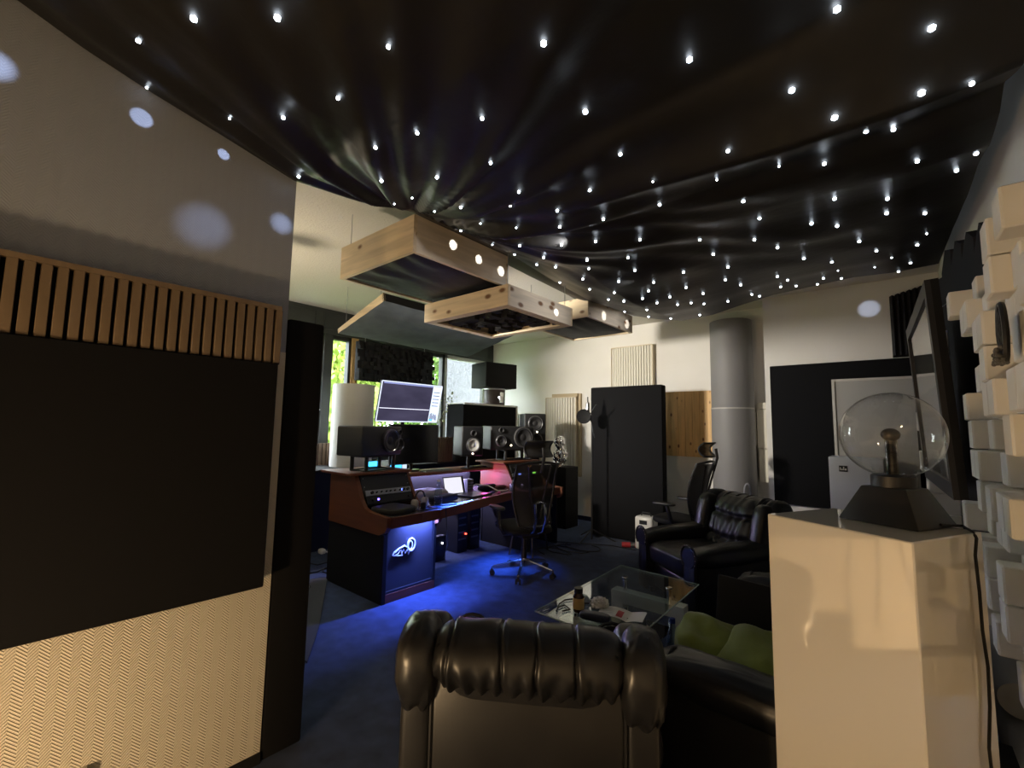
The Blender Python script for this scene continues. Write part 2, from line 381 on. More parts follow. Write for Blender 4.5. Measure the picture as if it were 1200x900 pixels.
# ------------------------------------------------------------------ near left wall: slat panel, black panel, upright absorber
t = thing('acoustic_panel', 'oak slat acoustic panel running along the top of the black wall panel', 'slat panel', (XL, .0, 1.828))
MB().bb(XL+.003, XL+.06, -1.3, .905, 1.83, 2.085).build('backing', M_FABRIC_BLK, t, world=True, smooth=False)
MB().bb(XL+.003, XL+.09, -1.3, .89, 2.085, 2.105).build('top_rail', M_OAK, t, world=True, smooth=False)
sl = None
for i in range(54):
    y = .895 - i*.0408
    if y < -1.25: break
    if sl is None:
        sl = MB().box((0, 0, 0), (.03, .029, .255), bev=.002, seg=1).build('slat', M_OAK, t); o = sl
    else:
        o = sl.copy(); COL.objects.link(o)
    o.location = (.075, y-.0145, .13)
solo(MB().bb(XL+.003, XL+.1, -1.3, .885, .815, 1.828, bev=.004, seg=1), 'wall_panel', M_FABRIC_BLK, 'wide black fabric absorber panel on the near wall above the embossed wallpaper', 'acoustic panel', (XL+.05, -.2, .815))
solo(MB().bb(-2.95, XL+.006, YE+.008, 1.147, 0, 2.075, bev=.012), 'bass_trap', M_FABRIC_BLK, 'tall black fabric absorber standing at the end of the wallpapered wall', 'acoustic panel', (-2.6, 1.05, 0))
t = thing('wall_box', 'small black box with pale rim low on the wallpapered wall', 'box', (XL+.002, .2, .1))
MB().bb(XL+.003, XL+.035, .02, .345, .05, .295).build('body', M_BLACK_MATT, t, world=True, smooth=False)
MB().bb(XL+.003, XL+.04, .01, .352, .295, .302).bb(XL+.003, XL+.04, .345, .352, .05, .295).build('rim', M_CREAM, t, world=True, smooth=False)

# assumed warm lamp, unseen, on the floor behind the photographer; lights the wallpaper
t = thing('assumed_ball_lamp', 'assumed low warm ball lamp on the carpet behind the photographer', 'lamp', (-1.25, -.75, 0))
MB().cyl((0, 0, 0), (0, 0, .02), .09, n=24).cyl((0, 0, .02), (0, 0, .14), .014, n=10).build('base', M_BLACK, t)
MB().sphere((0, 0, .21), .085, 24).build('ball', emis('assumed_warm_ball', (1, .72, .38), 8), t)  # lamp body made up to carry the assumed light
pl = bpy.data.lights.new('assumed_ball_lamp_light', 'POINT'); pl.energy = 54; pl.color = (1, .67, .35); pl.shadow_soft_size = .09
po = bpy.data.objects.new('assumed_ball_lamp_light', pl); COL.objects.link(po); po.location = (-1.25, -.75, .40)

# loose cables hanging on the wallpaper under the black panel
for k, (y, a) in enumerate(((-.02, .05), (-.17, -.03), (-.40, .06))):
    solo(MB().tube([(XL+.012, y+a*math.sin(q*2.6+k), .815-.62*q) for q in [i/10 for i in range(11)]], .005, 6), 'hanging_cable', M_RUBBER, ('thin black cable hanging straight on the wallpaper', 'black cable hanging in a bow on the wallpaper', 'black cable hanging on the wallpaper farthest from the bass trap')[k], 'cable', (XL+.012, y, .2))

# assumed uplighter floor lamp, unseen in the alcove behind the wallpapered wall
t = thing('assumed_floor_lamp', 'assumed tall uplighter floor lamp standing in the alcove behind the wallpapered wall', 'lamp', (-4.4, 1.22, 0))
MB().cyl((0, 0, 0), (0, 0, .025), .14, n=24).build('base', M_BLACK, t)
MB().cyl((0, 0, .025), (0, 0, 1.70), .012, n=10).build('pole', M_BLACK, t)
MB().lathe([(.02, 1.69), (.10, 1.72), (.16, 1.80), (.155, 1.80), (.095, 1.73), (.02, 1.70)], n=28, caps=False).build('bowl', M_STEEL, t)
MB().sphere((0, 0, 1.76), .035).build('bulb', emis('assumed_uplight_bulb', (1, .84, .62), 40), t)
o = spot('assumed_uplight', (-4.4, 1.22, 1.84), (-4.3, 1.5, 3.2), 44, math.radians(168), (1, .83, .60), .5, .06)  # assumed source of the light on the alcove ceiling
MB().tube([(0, 0, 1.70), (.05, .05, 2.0), (.08, .12, 2.32)], .010, 8).cyl((.08, .10, 2.34), (.13, .24, 2.34), .035, .06, 20).build('added_wall_head', M_BLACK, t)  # second head, added to the lamp to brighten the back wall
o = spot('added_wall_head_light', (-4.25, 1.50, 2.34), (-2.6, 6.76, 2.1), 640, math.radians(60), (1, .92, .80), .9, .18)
# ------------------------------------------------------------------ star cloth ceiling
Lc = [(-2.27, -1.85, 3.12), (-2.27, -.6, 3.08)] + [tuple(Xp(px, py, x)) for px, py, x in ((20, 0, -2.27), (100, 58, -2.27), (180, 110, -2.27), (262, 160, -2.27), (345, 212, -2.28), (420, 236, -2.33), (480, 247, -2.345), (545, 276, -2.33), (604, 302, -2.32), (650, 330, -2.34), (690, 352, -2.36))] + [tuple(Yp(735, 369, 5.25))]
Fc = [tuple(Yp(px, py, 5.25)) for px, py in ((735, 369), (770, 374), (800, 376), (835, 369), (870, 357), (905, 346), (950, 336), (1000, 325), (1050, 319), (1100, 309))]
Rc = [(.38, -1.85, 3.1), (.37, .6, 3.0), (.345, 1.6, 2.92)] + [tuple(Xp(px, py, .335)) for px, py in ((1200, 77), (1177, 98), (1172, 130), (1160, 168), (1146, 195), (1133, 230), (1116, 270))] + [Fc[-1]]
Nc = [Lc[0], (-1.0, -1.85, 3.05), Rc[0]]
def poly_at(P, t):
    P = [Vector(p) for p in P]; L = [0]
    for a, b in zip(P, P[1:]): L.append(L[-1]+(b-a).length)
    s = t*L[-1]
    for i in range(len(P)-1):
        if s <= L[i+1] or i == len(P)-2:
            return P[i].lerp(P[i+1], (s-L[i])/max(1e-6, L[i+1]-L[i]))
PIN = Vector(Xp(482, 248, -2.345))
def cloth(u, v):
    a, b, c, d = poly_at(Lc, v), poly_at(Rc, v), poly_at(Nc, u), poly_at(Fc, u)
    p00, p10, p01, p11 = Vector(Lc[0]), Vector(Rc[0]), Vector(Lc[-1]), Vector(Rc[-1])
    p = a*(1-u)+b*u + c*(1-v)+d*v - (p00*(1-u)*(1-v)+p10*u*(1-v)+p01*(1-u)*v+p11*u*v)
    e = min(1, 6*u*(1-u))*min(1, 5*v*(1-v)*1.0)
    z = -.07*e
    dv = Vector((p.x-PIN.x, p.y-PIN.y, 0)); r = dv.length; an = math.atan2(dv.y, dv.x)
    fold = (math.sin(an*19 + 2.5*noise.noise(Vector((an*2.3, r*.5, 1)))) + .6*math.sin(an*41+3*noise.noise(Vector((an*3, r*.8, 5))))) * .05*min(r*2.0, 1)*math.exp(-r*.85)
    if an > .55: fold *= max(.15, 1-(an-.55)*2)
    z += fold*min(1, 14*u)
    z += .006*e*math.sin(p.y*10 + 1.6*noise.noise(Vector((p.x*.8, p.y*.8, 0))) + p.x*.6)*max(0, min(1, (p.y-1.3)*.6))
    z += .03*e*noise.noise(Vector((p.x*1.3, p.y*1.9, 3)))
    p.z = min(p.z+z, ZC-.03); return p
t = thing('star_cloth', 'black draped cloth ceiling dotted with tiny white lights', 'cloth ceiling', (-1, 1.7, 3.0))
cl = MB().grid(cloth, 240, 280).build('cloth', M_CLOTH, t, world=True, ang=180)
# hem turned up to the ceiling
def hem(P):
    pts = [poly_at(P, i/60) for i in range(61)]
    return lambda u, v: (lambda q: Vector((q.x, q.y, q.z+(ZC-.004-q.z)*v)))(pts[int(round(u*60))])
HL = [poly_at(Lc, .46+.54*i/60) for i in range(61)]
MB().grid(lambda u, v: (lambda q, k: Vector((q.x-.62*v*min(1, k*4), q.y+.12*v, q.z+(ZC-.01-q.z)*v**1.4)))(HL[int(round(u*60))], u), 60, 8).build('hem', mat('hem_cloth', (.05, .045, .038), .7), t, world=True, ang=180)
MB().grid(hem(Fc), 60, 3).build('hem', MATS['hem_cloth'], t, world=True)
bmc = bmesh.new(); bmc.from_mesh(cl.data); bmc.transform(wmat(t)); tree_c = BVHTree.FromBMesh(bmc); bmc.free()
STARS = [(162,48),(227,22),(325,21),(172,103),(269,139),(332,138),(396,115),(350,207),(455,55),(637,51),(489,156),(565,139),(686,131),(440,173),(575,191),(727,181),(512,208),(540,243),(608,225),(691,223),(598,241),(653,247),(707,257),(447,212),(656,266),(658,287),(698,283),(609,288),(637,302),(688,305),(750,281),(736,302),(483,232),(509,248),(540,270),(577,287),(603,298),(462,239),(563,262),(605,267),
(981,11),(808,70),(1092,33),(928,106),(1080,109),(1139,98),(978,138),(1015,154),(1047,152),(853,177),(966,192),(913,195),(1075,189),(1144,180),(1121,200),(840,211),(765,213),(773,240),(871,236),(890,256),(978,233),(1040,233),(1039,250),(1084,250),(951,262),(981,265),(884,281),(820,281),(836,298),(911,290),(1007,283),(1027,294),(1075,287),(1086,274),(942,303),(975,307),(982,317),(1067,308),(801,319),(744,317),(766,331),(853,313),(850,328),(868,334),(911,324),(923,328),(804,337),(915,336),(933,335),(958,333),(965,326),(986,326),(1025,313),(1045,302),(760,341),(824,344),(1005,325),(1053,318),
(629,310),(651,313),(656,331),(690,315),(683,327),(691,339),(725,330),(720,343),(665,345),(713,351),(731,353),(753,350),(758,363),(770,355),(785,348),(794,357),(810,355),(825,356),(853,353),(881,345),(732,365),(760,371),(786,373),(820,369),(890,347)]
BIG = {(637,51), (808,70), (981,11), (686,131), (978,138), (1080,109), (928,106), (1092,33), (325,21), (227,22)}
SMALL = {(172,103), (269,139), (462,239), (563,262), (605,267), (577,287), (509,248), (483,232), (913,195), (765,213), (840,211), (1086,274), (982,317), (1045,302), (1025,313)}
t2 = bmesh.new(); bmesh.ops.create_icosphere(t2, subdivisions=1, radius=.0085); meL = bpy.data.meshes.new('led'); t2.to_mesh(meL); t2.free(); meL.materials.append(M_LED)
meL.shade_smooth()
LEDP = {}
for s in STARS:
    d = ray(*s); h = tree_c.ray_cast(CAMP, d.normalized())
    if h[0] is None: continue
    o = bpy.data.objects.new('led', meL); COL.objects.link(o); o.parent = t
    p = h[0] - d.normalized()*.010; LEDP[s] = p
    o.location = p - t.location
    k = 1.2 if s in BIG else .5 if s in SMALL else .85
    dist = (p-CAMP).length; k *= .75+.14*dist
    o.scale = (k, k, k)
# narrow-beam lights of the cloth that throw round spots on the wall and the wooden boxes
BLU = (.62, .72, 1)
def under(x, y):
    h = tree_c.ray_cast(Vector((x, y, 0)), Vector((0, 0, 1))); return Vector((x, y, (h[0].z if h[0] is not None else 2.8)-.035))
for (px, py), frm, e, sz in (((166,138), (-1.75, .45, 2.86), 1.6, 8), ((262,181), (-1.85, .75, 2.83), 1.3, 6), ((240,265), (-1.5, .9, 2.86), 2.6, 16), ((-8,75), (-1.7, .1, 2.9), 2.2, 12), ((330,262), (-1.7, 1.0, 2.82), 1.2, 12)):
    frm = under(*frm[:2]); o = spot('led_spot', frm, Xp(px, py, XL), e*(7 if sz < 14 else 3.0), math.radians(sz), BLU, .35 if sz < 12 else 1.0, .004); o.parent = t; o.location = Vector(frm)-t.location
for (px, py), frm, e, sz in (((531,287), (-1.75, 1.9, 2.86), 1.3, 6.5), ((561,304), (-1.75, 2.2, 2.85), 1.2, 6.5), ((587,318), (-1.7, 2.5, 2.85), 1.3, 7), ((652,366), (-1.55, 3.0, 2.8), 1.1, 6), ((706,370), (-1.7, 4.3, 2.86), .8, 9), ((733,380), (-1.7, 4.7, 2.86), .8, 9)):
    frm = under(*frm[:2]); o = spot('led_spot', frm, Xp(px, py, -2.36 if px < 640 else -2.2 if px < 690 else -2.42), e*30, math.radians(sz), (.9, .93, 1), .35, .004); o.parent = t; o.location = Vector(frm)-t.location
for (x, y), tg in (((-1.45, 2.2), (-2.36, 2.2, 2.82)), ((-1.4, 3.1), (-2.2, 3.0, 2.55)), ((-1.6, 4.5), (-2.4, 4.5, 2.8))):  # wide fill spots, added to brighten the boxes' room-facing sides
    frm = under(x, y); o = spot('led_spot', frm, tg, 9, math.radians(75), (.95, .95, 1), 1.0, .02); o.parent = t; o.location = frm-t.location
frm = under(-.6, 5.0); o = spot('led_spot', frm, Yp(1018, 362, 6.3), 25, math.radians(9), BLU, .6, .01); o.parent = t; o.location = frm-t.location

# ------------------------------------------------------------------ hanging wooden ceiling boxes
def cloud(name, label, x0, x1, y0, y1, z0, z1, fill, th=.028, wires=True):
    t = thing(name, label, 'ceiling panel', ((x0+x1)/2, (y0+y1)/2, z0), 0, 'hanging ceiling panels')
    MB().bb(x0, x1, y0, y0+th, z0, z1).build('side_board', M_PINE, t, world=True, smooth=False)
    MB().bb(x0, x1, y1-th, y1, z0, z1).build('side_board', M_PINE, t, world=True, smooth=False)
    MB().bb(x1-th, x1, y0+th, y1-th, z0, z1).build('side_board', M_PINE_Y, t, world=True, smooth=False)
    MB().bb(x0, x0+th, y0+th, y1-th, z0, z1).build('side_board', M_PINE_Y, t, world=True, smooth=False)
    if fill == 'cloth':
        def fn(u, v):
            e = (4*u*(1-u))*(4*v*(1-v))
            f = .012*math.sin(u*26+4*noise.noise(Vector((u*3, v*3, x0))))*math.exp(-v*3.5)*min(1, u*8)*min(1, 8*(1-u))
            return Vector((x0+th+(x1-x0-2*th)*u, y0+th+(y1-y0-2*th)*v, z0+.018-.045*e**.6 + f))
        MB().grid(fn, 60, 40).build('bottom_cloth', M_SATIN, t, world=True, ang=180)
        MB().bb(x0+th, x1-th, y0+th, y1-th, z1-.03, z1-.01).build('lid', M_BLACK_MATT, t, world=True, smooth=False)
    else:
        MB().bb(x0+th, x1-th, y0+th, y1-th, z1-.03, z1-.01).build('lid', M_BLACK_MATT, t, world=True, smooth=False)
        mb = MB(); n = 14; rr = random.Random(3)
        for i in range(n):
            for j in range(n):
                sx = (x1-x0-2*th)/n; sy = (y1-y0-2*th)/n; dz = rr.choice((.0, .025, .05, .075))
                mb.bb(x0+th+i*sx+.001, x0+th+(i+1)*sx-.001, y0+th+j*sy+.001, y0+th+(j+1)*sy-.001, z0+.015+dz, z1-.03)
        o = mb.build('foam_blocks', M_FOAM_BLK, t, world=True, smooth=False); o['kind'] = 'stuff'
        MB().bb(x0+th, x1-th, y0+th, y0+th+.05, z0, z0+.02).bb(x0+th, x1-th, y1-th-.05, y1-th, z0, z0+.02).bb(x0+th, x0+th+.05, y0+th+.05, y1-th-.05, z0, z0+.02).bb(x1-th-.05, x1-th, y0+th+.05, y1-th-.05, z0, z0+.02).build('inner_ledge', M_PINE, t, world=True, smooth=False)
    if wires:
        mb = MB()
        for x in (x0+.05, x1-.05):
            for y in (y0+.05, y1-.05): mb.cyl((x, y, z1-.02), (x, y, ZC), .003, n=6)
        mb.build('wire', M_STEEL, t, world=True)
cloud('ceiling_box', 'pine ceiling box with sagging black cloth, touching the star cloth pinch', -3.29, -2.36, 1.745, 2.70, 2.69, 2.945, 'cloth')
cloud('ceiling_box', 'lower pine ceiling box filled with black foam cubes', -3.20, -2.20, 2.52, 3.42, 2.475, 2.64, 'foam')
cloud('ceiling_box', 'pine ceiling box with black cloth farthest from the wallpapered wall', -3.25, -2.40, 4.03, 5.08, 2.72, 2.93, 'cloth')
# slate cloth panel above the desk, its window side lower
t = thing('ceiling_panel', 'slate blue cloth ceiling panel with pine edge tilted above the desk', 'ceiling panel', (-4.7, 3.9, 2.65), 0, 'hanging ceiling panels')
Pq = [Vector((-5.18, 2.76, 2.66)), Vector((-4.2, 2.75, 2.90)), Vector((-4.2, 4.98, 2.90)), Vector((-5.18, 4.98, 2.66))]
def fnS(u, v):
    a = Pq[0].lerp(Pq[1], u); b = Pq[3].lerp(Pq[2], u); p = a.lerp(b, v)
    p.z += -.05*(4*u*(1-u))**.7*(4*v*(1-v))**.5 + .008*noise.noise(Vector((u*7, v*9, 0))); return p
MB().grid(fnS, 40, 60).build('cloth', M_SLATE, t, world=True, ang=180)
tl = (Pq[1]-Pq[0]).normalized(); nz = Vector((-tl.z, 0, tl.x))
def slab(a, b, th, h): return [a, b]
mb = MB(); mb.prism([(0, .004), (1, .004), (1, .10), (0, .06)], lambda u, v: Pq[0].lerp(Pq[1], u)+nz*v, lambda u, v: Pq[0].lerp(Pq[1], u)+nz*v+Vector((0, .025, 0)))
mb.build('side_board', M_PINE, t, world=True, smooth=False)
MB().prism([(0, .004), (1, .004), (1, .10), (0, .06)], lambda u, v: Pq[3].lerp(Pq[2], u)+nz*v-Vector((0, .025, 0)), lambda u, v: Pq[3].lerp(Pq[2], u)+nz*v).build('side_board', M_PINE, t, world=True, smooth=False)
MB().prism([(0, .004), (1, .004), (1, .10), (0, .10)], lambda u, v: Pq[1].lerp(Pq[2], u)+nz*v, lambda u, v: Pq[1].lerp(Pq[2], u)+nz*v-tl*.025).build('side_board', M_BLACK_MATT, t, world=True, smooth=False)
MB().prism([(0, .006), (1, .006), (1, .06), (0, .06)], lambda u, v: Pq[0].lerp(Pq[3], u)+nz*v, lambda u, v: Pq[0].lerp(Pq[3], u)+nz*v+tl*.025).build('side_board', M_PINE_Y, t, world=True, smooth=False)
mb = MB()
for a in (Pq[0]+tl*.15+Vector((0, .02, .05)), Pq[3]+tl*.15+Vector((0, -.02, .05)), Pq[1]-tl*.1+Vector((0, .02, .05)), Pq[2]-tl*.1+Vector((0, -.02, .05))): mb.cyl(a, (a.x, a.y, ZC), .003, n=6)
mb.build('wire', M_STEEL, t, world=True)

# ------------------------------------------------------------------ desk
t = thing('studio_desk', 'long mahogany and black studio desk with two rack consoles', 'desk', (-3.9, 3.8, 0))
def xz(y0, y1): return (lambda u, v: Vector((u, y0, v))), (lambda u, v: Vector((u, y1, v)))
SIDE = [(-4.37, .59), (-4.37, 1.065), (-3.93, 1.065), (-3.875, .98), (-3.80, .85), (-3.74, .79), (-3.66, .765), (-3.375, .745), (-3.375, .66), (-3.40, .62), (-3.49, .585)]
MB().prism(SIDE, *xz(2.335, 2.375)).build('side_panel', M_DESK_X, t, world=True, smooth=False)
MB().bb(-4.40, -3.445, 2.36, 2.398, 0, .586).build('lower_panel', M_BLACK_MATT, t, world=True, smooth=False)
MB().bb(-4.42, -3.875, 2.25, 2.96, 1.066, 1.092, bev=.006).build('console_top', M_DESK, t, world=True)
MB().prism(SIDE, *xz(2.93, 2.96)).build('side_panel', M_DESK_X, t, world=True, smooth=False)
# pod front with emblem
arc = [(2.40, .08), (2.93, .08), (2.93, .695), (2.54, .695)] + [(2.54-.14*math.sin(a), .555+.14*math.cos(a)) for a in (.3, .6, .9, 1.2, 1.5)]
fp = MB().prism(arc, lambda u, v: Vector((-3.50, u, v)), lambda u, v: Vector((-3.475, u, v))).build('front_panel', mat('pod_front', (.03, .03, .036), .5), t, world=True, smooth=False)
MB().tube([(-3.462, 2.40, .0), (-3.462, 2.402, .3), (-3.462, 2.40, .555)] + [(-3.462, 2.54-.14*math.sin(a), .555+.14*math.cos(a)) for a in (1.3, 1.0, .7, .4, .1)], .013, 6).build('edge_trim', M_BLACK, t, world=True)
MB().bb(-3.50, -3.45, 2.40, 2.95, 0, .075).build('kick_plate', M_DESK, t, world=True, smooth=False)
MB().bb(-3.50, -3.455, 2.40, 2.94, .075, .095).build('ledge', M_BLACK, t, world=True, smooth=False)
MB().prism([(2.925, 0), (2.955, 0), (2.955, .56), (2.99, .66), (3.05, .70), (2.925, .70)], lambda u, v: Vector((-4.3, u, v)), lambda u, v: Vector((-3.45, u, v))).build('pod_side', M_BLACK, t, world=True, smooth=False)
# emblem: ring, arrow tail and loops in white tube
M_LOGO = mat('white_emblem', (.85, .87, .95), .4)
def E2(y, z): return (-3.468, y, z)
lg = MB()
lg.tube([E2(2.675+.042*math.cos(a), .452+.055*math.sin(a)) for a in [i*PI/10 for i in range(20)]], .007, 6, closed=True)
lg.tube([E2(2.665+.022*math.cos(a), .448+.038*math.sin(a)) for a in [i*PI/10 for i in range(20)]], .005, 6, closed=True)
lg.tube([E2(*q) for q in ((2.65, .42), (2.60, .455), (2.54, .44), (2.49, .415), (2.475, .395), (2.49, .385), (2.53, .395), (2.55, .42), (2.53, .43), (2.50, .41))], .006, 6)
lg.tube([E2(*q) for q in ((2.56, .425), (2.57, .385), (2.59, .425), (2.61, .385), (2.63, .42), (2.645, .37), (2.655, .41), (2.69, .41))], .006, 6)
lg.tube([E2(*q) for q in ((2.475, .39), (2.53, .378), (2.58, .375))], .005, 6)
lo = lg.build('emblem', M_LOGO, fp, world=True)
# worktop: gently concave front
FR = [(-3.375, 2.375), (-3.38, 2.7), (-3.41, 2.95), (-3.50, 3.4), (-3.60, 3.9), (-3.66, 4.3), (-3.66, 4.5), (-3.56, 4.75), (-3.53, 5.16)]
top = FR + [(-4.37, 5.16), (-4.37, 2.375)]
MB().prism(top, lambda u, v: Vector((u, v, .722)), lambda u, v: Vector((u, v, .745))).build('worktop', mat('worktop_dark', (.12, .11, .125), .25), t, world=True, smooth=False)
fa = MB()
for (x0, y0), (x1, y1) in zip(FR, FR[1:]):
    a, b = Vector((x0, y0, 0)), Vector((x1, y1, 0)); d = (b-a).normalized(); nn = Vector((d.y, -d.x, 0))*.02
    fa.prism([(0, .655), (1, .655), (1, .746), (0, .746)], lambda u, v: a.lerp(b, u)+Vector((0, 0, v)), lambda u, v: a.lerp(b, u)+nn+Vector((0, 0, v)))
fa.build('fascia', M_DESK, t, world=True, smooth=False)
MB().bb(-4.60, -4.14, 2.97, 4.50, .975, 1.0, bev=.005).build('shelf', M_DESK, t, world=True)
MB().bb(-4.60, -4.575, 2.97, 4.5, .60, .975).build('back_panel', M_BLACK_MATT, t, world=True, smooth=False)
MB().bb(-4.40, -4.37, 2.40, 2.93, 0, 1.06).bb(-4.40, -4.37, 4.55, 5.13, 0, 1.06).build('rack_back', M_BLACK_MATT, t, world=True, smooth=False)
# right hand console
R1 = [(u-.10 if u > -3.6 else u, v) for u, v in SIDE]
MB().prism(SIDE[1:-3] + [(-3.60, .745), (-4.37, .745)], *xz(4.50, 4.53)).build('side_panel', M_DESK_X, t, world=True, smooth=False)
MB().prism(R1, *xz(5.16, 5.20)).build('side_panel', M_DESK_X, t, world=True, smooth=False)
MB().bb(-4.42, -3.90, 4.44, 5.23, 1.066, 1.092, bev=.006).build('console_top', M_DESK, t, world=True)
MB().bb(-4.36, -3.56, 4.55, 4.58, 0, .655).bb(-4.36, -3.56, 5.15, 5.18, 0, .655).bb(-4.36, -4.33, 4.58, 5.15, 0, .655).build('lower_panel', M_BLACK_MATT, t, world=True, smooth=False)
# slanted black rack openings
def rack(y0, y1, z0, z1): # plane of the slanted rack front
    f = lambda z: -3.90 + (1.06-z)*.42
    return lambda u, v, d=0: Vector((f(z0+(z1-z0)*v)-.012+d, y0+(y1-y0)*u, z0+(z1-z0)*v))
for y0, y1 in ((2.385, 2.925), (4.535, 5.155)):
    S = rack(y0, y1, .79, 1.06)
    MB().grid(lambda u, v: S(u, v), 1, 1).build('rack_front', M_BLACK, t, world=True, smooth=False)
    sc = MB()
    for v in (.10, .36, .62, .9):
        for u in (.04, .96): sc.sphere(S(u, v, .004), .005, 6)
    sc.build('rack_screw', M_STEEL, t, world=True)
# light strips: blue under the front edge, white under the shelf
MB().bb(-3.412, -3.408, 2.42, 2.9, .70, .712).build('light_strip', M_LEDB, t, world=True, smooth=False)
st = MB()
for (x0, y0), (x1, y1) in zip(FR[2:7], FR[3:8]):
    st.tube([(x0-.03, y0, .706), (x1-.03, y1, .706)], .006, 6)
st.build('light_strip', M_LEDB, t, world=True)
def area(name, a, b, wdt, e, col, direction, spread=PI):
    a, b = Vector(a), Vector(b); l = bpy.data.lights.new(name, 'AREA'); l.shape = 'RECTANGLE'; l.size = (b-a).length; l.size_y = wdt; l.energy = e; l.color = col; l.spread = spread
    o = bpy.data.objects.new(name, l); COL.objects.link(o); o.location = (a+b)/2
    z = -Vector(direction).normalized(); x = (b-a).normalized(); y = z.cross(x).normalized(); x = y.cross(z)
    o.rotation_euler = Matrix((x, y, z)).transposed().to_euler(); return o
BLUE = (.07, .19, 1); BLUE2 = (.12, .20, 1)
area('blue_strip_light', (-3.43, 2.40, .712), (-3.43, 2.93, .712), .012, 26, BLUE2, (.16, -.12, -1), math.radians(125))
area('blue_strip_light', (-3.45, 2.98, .712), (-3.72, 4.4, .712), .012, 16, BLUE, (.30, -.25, -1), math.radians(92))
MB().bb(-4.56, -4.545, 3.0, 4.48, .955, .967).build('light_strip', emis('led_violet', (.45, .40, 1), 7), t, world=True, smooth=False)
area('shelf_strip_light', (-4.53, 3.0, .965), (-4.53, 4.48, .965), .012, 24, (.52, .48, 1), (.45, 0, -1))
MB().bb(-4.30, -4.285, 3.95, 4.45, .957, .967).build('light_strip', emis('led_cold', (.75, .85, 1), 12), t, world=True, smooth=False)
pk = bpy.data.lights.new('pink_glow', 'POINT'); pk.energy = 1.6; pk.color = (1, .08, .45); pk.shadow_soft_size = .02
po = bpy.data.objects.new('pink_glow', pk); COL.objects.link(po); po.location = (-4.15, 4.36, .90)

# rack units
def rack_unit(y0, y1, v0, v1, label, face, knobs=0, leds=()):
    S = rack(y0, y1, .79, 1.06); t = thing('rack_unit', label, 'rack unit', S(.5, v0)+Vector((.004, 0, 0)), 0, 'rack units in the desk consoles')
    q = [S(.02, v0, .003), S(.98, v0, .003), S(.98, v1, .003), S(.02, v1, .003)]
    n = Vector((.02, 0, .0085))
    mb = MB(); mb.prism([(0, 0), (1, 0), (1, 1), (0, 1)], lambda u, v: q[0].lerp(q[1], u).lerp(q[3].lerp(q[2], u), v), lambda u, v: q[0].lerp(q[1], u).lerp(q[3].lerp(q[2], u), v)+n)
    mb.build('faceplate', face, t, world=True, smooth=False)
    vm = (v0+v1)/2
    for i in range(knobs):
        u = .14 + .8*i/max(1, knobs-1)*(.95 if i % 3 else .98); p = S(u, vm, .003)+n
        r = .014 if i in (0, knobs-1, knobs-2) else .008
        MB().cyl(p, p+n*.8, r, n=12).build('knob', M_BLACK, t, world=True)
    for u, colr, wd in leds:
        p = S(u, vm, .004)+n
        MB().box(p, (.004, wd, .02)).build('display' if wd > .03 else 'indicator', emis('led_%d_%d_%d' % tuple(int(9*c) for c in colr), colr, 5), t, world=True, smooth=False)
rack_unit(2.385, 2.925, .30, .48, 'silver rack unit with a row of black knobs in the console', M_STEEL, 9, ((.78, (.1, .15, 1), .012),))
rack_unit(2.385, 2.925, .04, .27, 'black rack unit with blue light under the silver one', M_BLACK, 2, ((.25, (.15, .1, 1), .02),))
rack_unit(4.535, 5.155, .62, .95, 'black rack unit with an amber display in the console', M_BLACK, 4, ((.66, (1, .25, .05), .05),))
rack_unit(4.535, 5.155, .40, .55, 'grey rack unit with green and blue lights in the console', M_STEEL, 0, ((.25, (.2, .3, 1), .05), (.75, (.3, 1, .1), .06)))

